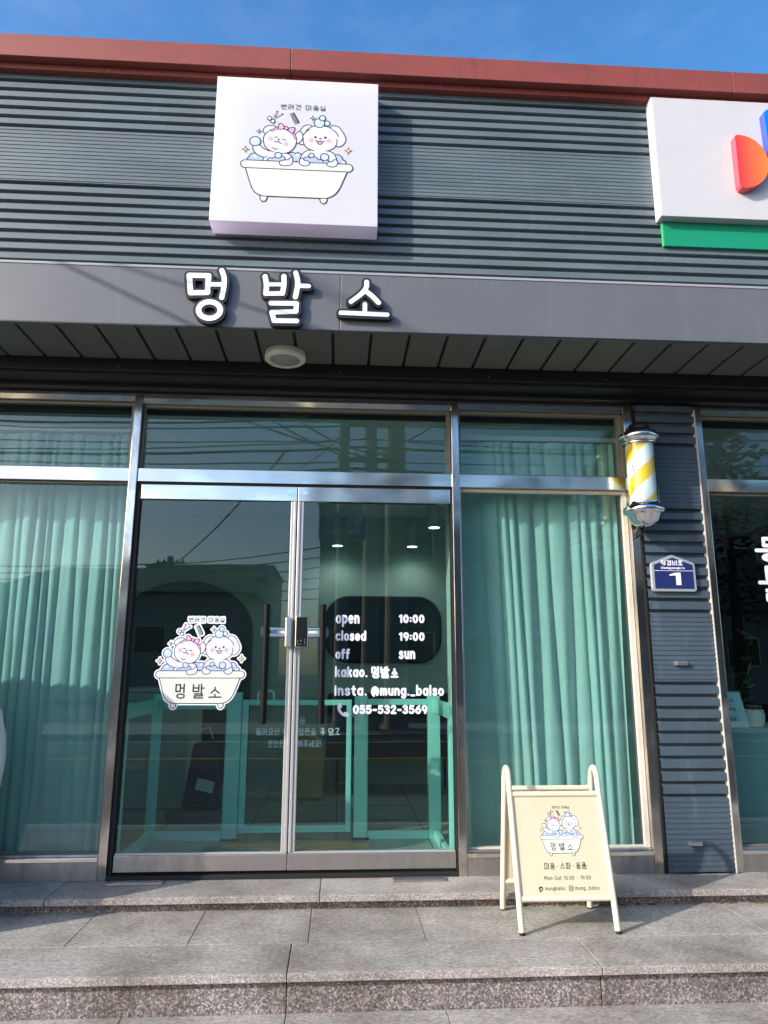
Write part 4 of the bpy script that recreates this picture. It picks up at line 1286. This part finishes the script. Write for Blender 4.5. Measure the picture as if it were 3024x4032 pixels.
# =================================================================== LEFT EDGE: ADDED SHADOW CASTER AND CLOTH COVER
# unseen shape added to cast the shadow over the step and the left window
mb = MB(); prof = [(0.20, -.070), (0.27, .05), (0.33, .25), (0.345, .45), (0.33, .65), (0.29, .85), (0.27, 1.1), (0.265, 1.3), (0.255, 1.5), (0.22, 1.62), (0.12, 1.70), (0.01, 1.72)]
pp = []
for (a, b) in zip(prof[:-1], prof[1:]):
    for k in range(4):
        t = k / 4; pp.append((a[0] * (1 - t) + b[0] * t, a[1] * (1 - t) + b[1] * t))
pp.append(prof[-1])
nn = 120
CX, CY = -3.07, -.62
for (r_, z) in pp:
    for j in range(nn):
        a = 2 * math.pi * j / nn
        w = 1 + .012 * math.sin(9 * a + z * 4) + .008 * math.sin(17 * a - z * 9)
        q = r_ / .345
        ca, sa = math.cos(a), math.sin(a)
        px = (.85 + .345 * q) * math.copysign(abs(ca) ** .6, ca); py = .33 * q * math.copysign(abs(sa) ** .8, sa)
        zz = z * (1.0 - .05 * max(0, ca)) if z > 1 else z
        mb.v.append((CX + px * w, CY + py * w, zz))
for k in range(len(pp) - 1):
    for j in range(nn):
        a = k * nn + j; b = k * nn + (j + 1) % nn
        mb.f.append((a, b, b + nn, a + nn)); mb.m.append(0)
shadow_caster = mb.build('cloth_cover', 'cover_white', smooth='all', loc=(CX, CY, -.072))
tag(shadow_caster, 'added shadow caster beyond the left edge, shaped like a long cloth-covered stack', 'cover')
mb = MB(); n2 = 48  # pale wrinkled cover whose edge just enters the frame
pf = [(.02, .001), (.12, .002), (.165, .12), (.19, .30), (.205, .44), (.218, .56), (.220, .63), (.210, .74), (.175, .86), (.11, .97), (.05, 1.03), (.005, 1.05)]
for (r_, z) in pf:
    for j in range(n2):
        a = 2 * math.pi * j / n2; w = 1 + .012 * math.sin(7 * a + z * 6) + .008 * math.sin(13 * a - z * 15)
        mb.v.append((-1.92 + r_ * w * math.cos(a), -.17 + r_ * .62 * w * math.sin(a), z))
for k in range(len(pf) - 1):
    for j in range(n2):
        a = k * n2 + j; b = k * n2 + (j + 1) % n2
        mb.f.append((a, b, b + n2, a + n2)); mb.m.append(0)
tag(mb.build('cloth_cover', 'cover_white', smooth='all', loc=(-1.92, -.17, 0)), 'pale wrinkled cloth cover bulging in at the left edge before the curtained window', 'cover')

# =================================================================== INSIDE THE SALON
def curtain(name, x0, x1, y, z0, z1, label, folds, lean=None, seed=1, amp=.045):
    rnd = random.Random(seed)
    nx = int((x1 - x0) / .006); nz = 46
    ph = [rnd.uniform(-.5, .5) for _ in range(60)]
    mb = MB()
    L = x1 - x0
    for j in range(nz + 1):
        t = j / nz; z = z0 + (z1 - z0) * t
        for i in range(nx + 1):
            s = i / nx
            u = s * folds + .35 * math.sin(s * folds * .9 + seed) + .16 * math.sin(s * folds * 2.3 + 2.6 * t) + .05 * math.sin(s * folds * 5.1 - 7 * t)
            k = int(math.floor(u)); w = u - k
            a = amp * (.75 + .5 * (ph[k % 60] + .5)) * (.62 + .38 * min(1, (1 - t) * 4 + .2))
            f = abs(math.sin(math.pi * w)) ** .62
            yy = y - a * f + .012 * math.sin(1.3 * u + 3 * t) + .006 * ph[(k + 9) % 60]
            xx = x0 + L * s
            if lean:
                xx += lean(s, 1 - t)
            mb.v.append((xx, yy, z))
    for j in range(nz):
        for i in range(nx):
            a = j * (nx + 1) + i
            mb.f.append((a, a + 1, a + nx + 2, a + nx + 1)); mb.m.append(0)
    o = mb.build(name, 'curtain_mint', smooth='all', fix=False)
    tag(o, label, 'curtain', 'mint curtains behind the shopfront glass')
    return o
curtain('curtain', -3.0, -1.300, .215, .05, 2.49, 'pleated mint curtain filling the window left of the glass doors', 25, lambda s, d: .03 * d, 3, .028)
curtain('curtain', .86, 1.72, .190, .05, 2.49, 'gathered mint curtain leaning in the window between doors and barber pole', 10, lambda s, d: .08 * d * (1 - s) * (1 - .3 * s) - .02 * d * s, 5, .034)
# flat sheer panel at the left of the right window
mb = MB(); nx = 30
for j in range(21):
    for i in range(nx + 1):
        s = i / nx
        mb.v.append((.70 + .30 * s, .235 + .012 * math.sin(s * 9) + .01 * math.sin(s * 3 + j * .2), .05 + 2.44 * j / 20))
for j in range(20):
    for i in range(nx):
        a = j * (nx + 1) + i; mb.f.append((a, a + 1, a + nx + 2, a + nx + 1)); mb.m.append(0)
tag(mb.build('curtain', 'curtain_mint', smooth='all', fix=False), 'flat mint curtain panel just right of the door mullion', 'curtain', 'mint curtains behind the shopfront glass')
for x0, x1, lb in ((-3.0, -1.2, 'white curtain rail above the left window'), (.68, 1.76, 'white curtain rail above the window beside the barber pole')):
    o = bx('curtain_rail', 'lamp_white', (x0, x1, .16, .25, 2.50, 2.53)); tag(o, lb, 'curtain rail')

# mint pet gate behind the doors
FY = .883
fn = empty('pet_gate', (-.27, FY, 0), 'mint green wooden pet fence with a hinged gate inside the glass doors', 'fence')
def frame(x0, x1, z0, z1, wl_, wr, wt, wb, y0, y1, nm, m='fence_mint'):
    f = MB()
    f.box(x0, x0 + wl_, y0, y1, z0, z1); f.box(x1 - wr, x1, y0, y1, z0, z1)
    f.box(x0 + wl_ + .0005, x1 - wr - .0005, y0 + .002, y1 - .002, z1 - wt, z1 - .001); f.box(x0 + wl_ + .0005, x1 - wr - .0005, y0 + .002, y1 - .002, z0, z0 + wb)
    return f.build(nm, m, fn, bevel=0.003)
frame(-1.225, -.735, .0, .917, .06, .005, .10, .06, FY, FY + .03, 'side_panel')
bx('gate_post', 'fence_mint', (-.734, -.640, FY - .006, FY + .05, .0, .926), fn, bevel=0.003)
g = frame(-.634, .094, .047, .880, .040, .034, .036, .040, FY - .004, FY + .022, 'swing_gate')
bx('gate_acrylic', 'acrylic', (-.593, .059, FY + .006, FY + .010, .088, .843), g)
bx('gate_post', 'fence_mint', (.114, .200, FY - .006, FY + .05, .0, .905), fn, bevel=0.003)
frame(.2005, .690, .0, .886, .004, .082, .04, .05, FY, FY + .03, 'side_panel')
bx('corner_post', 'fence_mint', (.608, .690, FY - .008, FY + .05, .0005, .906), fn, bevel=0.003)
# return panels running back to the shopfront on both sides
for x in (.640, -1.215):
    f = MB(); f.box(x, x + .03, .13, FY - .01, .80, .885); f.box(x, x + .03, .13, FY - .01, .0, .06); f.box(x + .0005, x + .0295, .13, .20, .0605, .7995)
    f.build('return_panel', 'fence_mint', fn, bevel=0.003)
for z in (.80, .24):
    for x in (-.638, .104):
        bx('hinge', 'alu', (x - .006, x + .006, FY - .012, FY - .0065, z - .035, z + .035), fn, bevel=0.002)
MB().tube(smooth_open([(-.535, FY + .01, .88), (-.535, FY + .01, .935), (-.43, FY + .01, .935), (-.43, FY + .01, .88)], 0) if False else [(-.535, FY + .01, .88), (-.533, FY + .01, .925), (-.52, FY + .01, .936), (-.445, FY + .01, .936), (-.432, FY + .01, .925), (-.43, FY + .01, .88)], .008, 10).build('gate_grip', 'fence_mint', fn, smooth=True)
for x in (-.74, .105):
    bx('post_foot', 'dark_trim', (x, x + .11, FY - .02, FY - .0065, .0, .014), fn)
it = text_items('들어오신 뒤 출입문을 꼭 닫고', -.543, .018, .655, .036, .0032) + text_items('안전문을 열어주세요!', -.458, -.111, .578, .036, .0032)
it += [('line', ell(-.235, .735, .013, .013, 14) + ell(-.235, .752, .013, .013, 14), .002)]
text_mesh('gate_lettering', it, .0014, T(FY + .0055), 'white_vinyl', fn)

# bench, mirrors, pendants, doormat and a pet carrier deeper in the room
bn = empty('bench', (.55, 2.9, 0), 'dark upholstered bench on thin legs behind the pet gate', 'bench')
bx('bench_seat', 'bench_black', (-.10, 1.12, 2.60, 3.05, .30, .47), bn, bevel=0.03)
bx('bench_back', 'bench_black', (-.10, 1.12, 3.06, 3.18, .40, .86), bn, bevel=0.03)
for x, y in ((0.0, 2.64), (1.02, 2.64), (0.0, 3.0), (1.02, 3.0)):
    MB().tube([(x, y, 0), (x, y, .30)], .012, 10).build('leg', 'black_metal', bn)
ov = empty('oval_wall_window', (.44, 3.24, 1.48), 'dark rounded rectangular window in the salon rear wall', 'window')
def rrect(x0, x1, z0, z1, r, n=10):
    p = []
    for cx, cz, a in ((x1 - r, z0 + r, -90), (x1 - r, z1 - r, 0), (x0 + r, z1 - r, 90), (x0 + r, z0 + r, 180)):
        p += [(cx + r * math.cos(R(a + 90 * k / n)), cz + r * math.sin(R(a + 90 * k / n))) for k in range(n + 1)]
    return p
MB().prism(rrect(-.145, 1.035, 1.145, 1.815, .24), 3.225, 3.249).build('window_frame', 'seam_black', ov)
MB().prism(rrect(-.125, 1.015, 1.165, 1.795, .22), 3.215, 3.224).build('window_glass', 'mirror_dark', ov)
dw = MB().prism([(-2.2, .002), (-.86, .002), (-.86, 1.45)] + [(-1.53 + .67 * math.cos(R(a)), 1.45 + .50 * math.sin(R(a))) for a in range(10, 171, 10)] + [(-2.2, 1.45)], 3.215, 3.248).build('arched_doorway', 'arch_shade')
tag(dw, 'dark arched opening in the salon rear wall behind the bathtub sticker', 'doorway')
for x, y, lb in ((-.03, 3.0, 'white pendant spotlight glowing above the centre of the doors'), (.72, 3.0, 'lower white pendant spotlight glowing behind the right door'), (.86, 2.35, 'nearer glowing spotlight at the right door\'s upper corner')):
    z = 1.07 + (2.29 - 1.07) if y > 2.5 else 2.36
    e = empty('pendant_spotlight', (x, y, z), lb, 'ceiling light', 'pendant spotlights in the salon')
    MB().lathe([(.055, z), (.055, z + .20), (.02, z + .215), (.006, z + .22), (.006, 2.634)], (x, y, 0), 24).build('lamp_body', 'pendant_white', e, smooth=True)
    MB().lathe([(.050, z + .004), (.0005, z + .003)], (x, y, 0), 24).build('lamp_disc', 'glow', e)
    ld = bpy.data.lights.new('pendant_light', 'SPOT'); ld.energy = 6; ld.color = (0.93, 1.0, 0.97); ld.spot_size = R(150); ld.spot_blend = 0.8; ld.shadow_soft_size = 0.05
    lo_ = bpy.data.objects.new('pendant_light', ld); COL.objects.link(lo_); lo_.location = (x, y, z - .012); put(lo_, e)
# doormat with a cloud-like outline
mt = Shape([('poly', ell(x, y, rx, ry, 26)) for x, y, rx, ry in ((-.60, .70, .10, .06), (-.34, .70, .24, .10), (-.05, .70, .24, .10), (.12, .69, .10, .07))])
mb = MB(); fill(mb, mt, .012, lambda x, y, d: (x, y, .010 + d), 0, 0, .008)
tag(mb.build('doormat', 'mat_beige', fix=False), 'beige cloud-shaped doormat on the floor just inside the doors', 'doormat')
bx0 = MB().box(-.80, .14, .615, .80, .0032, .0038).build('floor_sticker', 'counter_teal')
tag(bx0, 'pale rectangular mat under the cloud-shaped doormat', 'mat')
sc = empty('pet_scale', (-.98, 1.6, 0), 'low grey oval pet scale with a small display behind the left fence panel', 'scale')
pts = ell(-1.02, 1.60, .24, .14, 32)
mb = MB(); fill(mb, Shape([('poly', pts)]), .012, lambda x, y, d: (x, y, .05 + d), 0, 0, .049); mb.build('scale_platform', 'scale_grey', sc, fix=False)
bx('scale_display', 'black_ink', (-.85, -.80, 1.55, 1.60, .0505, .056), sc)
bag = MB(); bag.v = [(-1.16, 1.66, .06), (-.86, 1.66, .06), (-.86, 1.84, .06), (-1.16, 1.84, .06), (-1.10, 1.70, .52), (-.95, 1.70, .56), (-.95, 1.80, .56), (-1.10, 1.80, .52)]
bag.f = [(0, 3, 2, 1), (4, 5, 6, 7), (0, 1, 5, 4), (1, 2, 6, 5), (2, 3, 7, 6), (3, 0, 4, 7)]; bag.m = [0] * 6
bo = empty('display_bag', (-1.0, 1.75, .06), 'dark blue bag with a white card standing on the pet scale', 'bag')
bag.build('bag_body', 'bag_blue', bo, bevel=0.02)
cd = MB(); cd.v = [(-1.06, 1.652, .20), (-.93, 1.652, .17), (-.915, 1.655, .25), (-1.045, 1.655, .28)]; cd.f = [(0, 1, 2, 3)]; cd.m = [0]
cdo = MB(); 
for dy in (0, .002): pass
cdo.v = cd.v + [(x, y + .002, z) for x, y, z in cd.v]; cdo.f = [(0, 1, 2, 3), (7, 6, 5, 4), (0, 4, 5, 1), (1, 5, 6, 2), (2, 6, 7, 3), (3, 7, 4, 0)]; cdo.m = [0] * 6
cdo.build('bag_card', 'card_white', bo)
MB().tube([(-1.08, 1.75, .53), (-1.06, 1.75, .62), (-.99, 1.75, .64), (-.96, 1.75, .56)], .006, 8).build('bag_handle', 'card_white', bo, smooth=True)
ct = empty('reception_counter', (-1.9, 2.6, 0), 'pale reception counter inside the salon behind the left fence panel', 'counter')
bx('counter_body', 'inner_wall', (-1.75, -1.20, 2.0, 2.6, .004, .90), ct, bevel=0.01)
bx('counter_top', 'pendant_white', (-1.78, -1.17, 1.97, 2.63, .901, .93), ct, bevel=0.004)
st_ = empty('arched_stool', (-.25, 2.5, 0), 'small mustard arched stool behind the pet gate', 'stool')
MB().prism([(-.42, .004), (-.12, .004), (-.12, .40)] + [(-.27 + .15 * math.cos(R(a)), .40 + .13 * math.sin(R(a))) for a in range(15, 166, 15)] + [(-.42, .40)], 2.40, 2.62).build('stool_body', 'mat_beige', st_, bevel=0.01)

# =================================================================== INSIDE THE NEIGHBOURING SHOP
ctn = empty('shop_counter', (3.0, .35, 0), 'teal counter with a ribbed top edge inside the right-hand shop', 'counter')
bx('counter_front', 'counter_teal', (2.245, 4.2, .30, .60, .004, .705), ctn)
cr = MB()
for k in range(4): cr.box(2.245, 4.2, .292 + .0, .60, .7055 + k * .0078, .7055 + k * .0078 + .0062)
cr.build('counter_edge', 'counter_teal', ctn)
cal = empty('desk_calendar', (2.42, .33, .737), 'white tent card with handwriting standing on the teal counter', 'calendar')
cb = MB(); cb.v = [(2.27, .305, .7375), (2.524, .305, .7375), (2.505, .355, .951), (2.285, .355, .951), (2.27, .42, .7375), (2.524, .42, .7375), (2.505, .362, .951), (2.285, .362, .951)]
cb.f = [(0, 1, 2, 3), (7, 6, 5, 4), (0, 4, 5, 1), (1, 5, 6, 2), (2, 6, 7, 3), (3, 7, 4, 0)]; cb.m = [0] * 6
cb.build('card_stock', 'card_white', cal)
sp = MB()
for k in range(12):
    x = 2.29 + k * .0185
    sp.tube([(x, .355, .945), (x, .350, .958), (x, .360, .964), (x, .368, .955), (x, .362, .945)], .0022, 6)
sp.build('spiral_binding', 'leaf', cal)
cy = lambda z: .305 + (z - .7375) / (.951 - .7375) * .05 - .0012
TC = lambda x, z, d: (x, cy(z) - d, z)
it = text_items('입니다', 2.372, 2.455, .888, .018, .0016) + text_items('1992', 2.408, 2.458, .838, .014, .0016) + text_items('세요', 2.400, 2.455, .780, .018, .0016)
text_mesh('handwriting', it, .0012, TC, 'black_ink', cal)
pt = empty('potted_plant', (2.60, .37, .737), 'ribbed white pot with a withered plant beside the tent card', 'plant pot')
pr = []
for k in range(25):
    t = k / 24.0
    rr_ = .040 + .024 * math.sin(math.pi * (.12 + t * .62)) + (.0012 if k % 2 else 0)
    pr.append((rr_, .7375 + .105 * t))
MB().lathe([(.001, .7376)] + pr + [(.050, .838), (.001, .832)], (2.594, .375, 0), 36).build('pot', 'pot_white', pt, smooth=True)
lf = MB(); rn = random.Random(4)
for k in range(150):
    a = rn.uniform(0, 6.28); q = rn.uniform(0, .062); x, y, z = 2.594 + q * math.cos(a), .375 + q * math.sin(a), .838 + rn.uniform(0, .03) - (.03 if q > .052 else 0)
    s = rn.uniform(.006, .013); u = Vector((rn.uniform(-1, 1), rn.uniform(-1, 1), rn.uniform(-.6, .6))).normalized() * s; w = u.orthogonal().normalized() * s * .6
    c = Vector((x, y, z)); lf.face([c - u, c + w, c + u, c - w])
lf.build('foliage', 'dry_leaf', pt, fix=False)
gp = empty('indoor_plant', (2.75, 1.3, 0), 'leafy green indoor plant in the dim right-hand shop', 'plant')
MB().lathe([(.001, .004), (.12, .005), (.16, .35), (.15, .36), (.001, .34)], (2.85, 1.3, 0), 28).build('pot', 'shop_dark', gp, smooth=True)
tr_ = MB(); lf = MB()
for k in range(9):
    a = rn.uniform(0, 6.28); tip = Vector((2.85 + .42 * math.cos(a) * rn.uniform(.4, 1), 1.3 + .42 * math.sin(a) * rn.uniform(.4, 1), rn.uniform(.9, 1.5)))
    p0 = Vector((2.85, 1.3, .34)); mid = p0.lerp(tip, .5) + Vector((0, 0, .12)); tr_.tube([p0, mid, tip], [.008, .006, .003], 6)
    for q in range(10):
        t = rn.uniform(.35, 1); c = p0.lerp(tip, t) + Vector((rn.uniform(-.08, .08), rn.uniform(-.08, .08), rn.uniform(-.06, .06)))
        u = Vector((rn.uniform(-1, 1), rn.uniform(-1, 1), rn.uniform(-.7, .3))).normalized() * rn.uniform(.05, .09); w = u.orthogonal().normalized() * .025
        lf.face([c - u, c - u * .2 + w, c + u, c - u * .2 - w])
tr_.build('stems', 'bark', gp, smooth=True); lf.build('foliage', 'leaf', gp, fix=False)
tl = empty('ceiling_tube_light', (2.55, 2.6, 2.2), 'bright tube light inside the right-hand shop', 'ceiling light')
MB().tube([(2.85, 3.1, 2.14), (3.32, 3.1, 2.14)], .022, 12).build('lit_tube', 'glow', tl)
bx('tube_fitting', 'pendant_white', (2.82, 3.35, 3.07, 3.13, 2.163, 2.20), tl)
# big white vertical lettering on the right-hand window, cut by the photo's edge
wl_ = text_items('동', 2.526, 2.80, 1.742, .122, .0115) + text_items('물', 2.526, 2.80, 1.505, .175, .0115)
o = text_mesh('window_lettering', wl_, .003, T(.0565), 'white_vinyl')
tag(o, 'bold white vertical lettering stuck on the right-hand shop window', 'lettering')

# =================================================================== ACROSS THE STREET (seen as reflections)
def house(name, x0, x1, y0, y1, h, m, label, wins, roof='flat', win_w=1.3, cat='building', z0=GZ):
    e = empty(name, ((x0 + x1) / 2, (y0 + y1) / 2, z0), label, cat)
    bx('walls', m, (x0, x1, y0, y1, z0, h), e)
    if roof == 'flat':
        bx('parapet', m, (x0 - .15, x1 + .15, y0 - .15, y1 + .15, h + .002, h + .35), e)
    else:
        r = MB(); o_ = .6; ym = (y0 + y1) / 2; rh = roof
        r.v = [(x0 - o_, y1 + o_, h), (x1 + o_, y1 + o_, h), (x1 + o_, y0 - o_, h), (x0 - o_, y0 - o_, h), (x0 + .5, ym, h + rh), (x1 - .5, ym, h + rh)]
        r.f = [(0, 1, 5, 4), (1, 2, 5), (2, 3, 4, 5), (3, 0, 4), (3, 2, 1, 0)]; r.m = [0] * 5
        r.build('roof', 'tile_roof', e)
    nx, nz = wins
    for i in range(nx):
        for j in range(nz):
            cx = x0 + (x1 - x0) * (i + .5) / nx; cz = z0 + (h - z0) * (j + .55) / nz
            w = bx('window', 'alu', (cx - win_w / 2 - .06, cx + win_w / 2 + .06, y1 + .001, y1 + .06, cz - .62, cz + .62), e)
            bx('pane', 'window_dark', (cx - win_w / 2, cx + win_w / 2, y1 + .061, y1 + .07, cz - .56, cz + .56), w)
    return e
house('shop_house', -.75, 8.5, -34, -22, 7.2, 'house_grey', 'grey two-storey block with flat roof facing the salon across the road', (4, 2))
house('tiled_house', -15.5, -4.5, -40, -30, 4.6, 'house_cream', 'low cream house with dark tiled roof across the road', (4, 1), roof=1.8)
house('apartment_block', -20, -7, -84, -72, 11.5, 'house_cream', 'distant cream apartment block rising behind the tiled house', (6, 4))
house('brick_house', -34, -19, -44, -32, 3.3, 'house_brick', 'low red brick house far left across the road', (5, 1))
house('hanok_house', 10.5, 21, -34, -26, 3.6, 'house_cream', 'low cream house with steep dark tiled roof beside the pines', (4, 1), roof=2.8)
house('white_block', 22, 32, -50, -40, 13, 'house_cream', 'tall pale block with balconies behind the pines', (4, 4))

def tree(x, y, h, r, label, seed, m='pine'):
    rn = random.Random(seed)
    e = empty('pine_tree', (x, y, GZ), label, 'tree', 'pine trees across the road')
    t = MB(); t.tube([(x, y, GZ), (x + .1, y, h * .5), (x, y + .1, h * .95)], [.22, .14, .04], 10)
    for k in range(9):
        z = h * (.3 + .07 * k); a = k * 2.4; t.tube([(x, y, z), (x + r * .7 * math.cos(a) * (1 - k / 13), y + r * .7 * math.sin(a) * (1 - k / 13), z + .5)], [.06, .02], 6)
    t.build('trunk', 'bark', e, smooth=True)
    c = MB()
    for k in range(2600):
        zt = rn.random() ** .8; z = h * (.25 + .75 * zt); rad = r * (1 - zt) ** .7 * (0.55 + .45 * math.sin(zt * 19) ** 2) * rn.random() ** .5 + .1
        a = rn.uniform(0, 6.283); p = Vector((x + rad * math.cos(a), y + rad * math.sin(a), z))
        u = Vector((math.cos(a), math.sin(a), rn.uniform(-.6, .4))) * rn.uniform(.15, .34); w = Vector((-math.sin(a), math.cos(a), rn.uniform(-.3, .3))) * rn.uniform(.05, .12)
        c.face([p - u * .4, p + w, p + u, p - w], 0 if rn.random() < .7 else 1)
    c.build('crown', ['pine', 'pine_light'], e, fix=False)
tree(9.6, -19.5, 9.5, 3.4, 'broad dark pine reflected nearest the right-hand shop window', 1)
tree(13.8, -20.5, 11.0, 3.6, 'tallest dark pine across the road', 2)
tree(18.2, -21.0, 8.5, 3.2, 'shortest dark pine at the far end of the row', 3)

def pole(x, y, r, h, label, arms=True):
    e = empty('utility_pole', (x, y, GZ), label, 'utility pole', 'utility poles across the road')
    MB().tube([(x, y, GZ), (x, y, h)], [r * 1.15, r * .8], 16).build('pole_shaft', 'concrete', e, smooth=True)
    if arms:
        for z in (h - .4, h - 1.3):
            bx('cross_arm', 'dark_trim', (x - .8, x + .8, y - .05, y + .05, z, z + .1), e)
            for q in (-.7, -.35, .35, .7):
                MB().lathe([(.05, z + .1), (.07, z + .16), (.04, z + .22), (.001, z + .26)], (x + q, y, 0), 10).build('insulator', 'house_brick', e)
    return e
pole(.05, -12.6, .15, 9.5, 'left of the three concrete poles reflected in the right door', False)
pole(.72, -12.9, .19, 7.4, 'middle concrete pole carrying the blue road sign')
pole(1.35, -13.2, .26, 11.0, 'thickest of the concrete poles reflected in the right door', False)
pole(-9.3, -36.0, .22, 7.2, 'slim pole far left before the tiled house')
rs = empty('road_name_sign', (.15, -12.55, 4.3), 'blue road name sign on the middle concrete pole', 'sign')
bx('sign_plate', 'plate_silver', (-.52, .60, -12.52, -12.50, 4.05, 4.75), rs)
bx('sign_face', 'sign_blue', (-.49, .57, -12.499, -12.494, 4.08, 4.72), rs)
# the face looks at the shop (towards +y), so its writing runs the other way in x
it = text_items('척경비로', -.50, .40, 4.42, .17, .018) + text_items('Cheokgyeongbi-ro', -.48, .38, 4.22, .085, .010)
text_mesh('sign_lettering', [(a, [(-p[0], p[1]) for p in q], r) for a, q, r in it], .014, lambda x, z, d: (x, -12.492 + d, z), 'white_vinyl', rs)

def wire(pts, sag, r, label):
    (x0, y0, z0), (x1, y1, z1) = pts
    n = 24; q = []
    for k in range(n + 1):
        t = k / n; q.append((x0 + (x1 - x0) * t, y0 + (y1 - y0) * t, z0 + (z1 - z0) * t - sag * 4 * t * (1 - t)))
    o = MB().tube(q, r, 6).build('overhead_wire', 'wire_black', smooth=True)
    tag(o, label, 'wire', 'overhead wires along the road')
LW = 'black overhead wire strung along the far side of the road'
rw = random.Random(11)
for k in range(11):
    z0 = 5.9 + .22 * k + rw.uniform(-.1, .1); z1 = 5.8 + .20 * k + rw.uniform(-.15, .15); s_ = rw.uniform(.1, .5); rr_ = rw.choice((.016, .02, .026, .034))
    wire(((-26, -12.7 - .15 * k, z0 + 1.2), (.1 + .12 * k, -12.8, z1)), s_ + .5, rr_, LW)
    wire(((.1 + .12 * k, -12.8, z1), (22, -13.4, z0 + rw.uniform(.2, 1.0))), s_ * 1.2, rr_, LW)
LC = 'black service cable sloping from the poles towards the salon side'
for a, b, sg_ in (((.7, -12.9, 6.2), (-7.5, -4.5, 7.3), .5), ((.5, -12.9, 6.1), (-5, -6.0, 8.0), .6), ((1.3, -13.2, 6.4), (-3.2, -6.5, 7.6), .9), ((1.3, -13.2, 7.6), (9, -3.5, 6.2), .7), ((.1, -12.6, 6.0), (3.4, -6, 6.6), .5), ((-1.0, -12.8, 5.9), (1.2, -9.0, 7.2), .3)):
    wire((a, b), sg_, .018, LC)
LF = 'distant black wire running from the slim far-left pole'
for k in range(6):
    z = 5.0 + .36 * k
    wire(((-34, -36.5, z + .5), (-9.3, -36, z)), .4, .035, LF)
    wire(((-9.3, -36, z), (6, -21 - k * .2, z - .6 + .2 * k)), .5, .03, LF)
wire(((-9.3, -36, 6.6), (-1.3, -12.8, 6.4)), .3, .03, LF)
# the pair of cables whose shadows cross the left of the canopy fascia
S = -SUN_TRAVEL
def on(x, z, t): return tuple(Vector((x, -.66, z)) + S * t)
wire((on(-1.80, 3.30, 3.6), on(-.50, 2.68, 2.6)), .0, .015, 'black cable pair anchored left of the canopy, upper one')
wire((on(-1.62, 3.28, 3.8), on(.05, 2.76, 2.8)), .0, .011, 'black cable pair anchored left of the canopy, lower one')
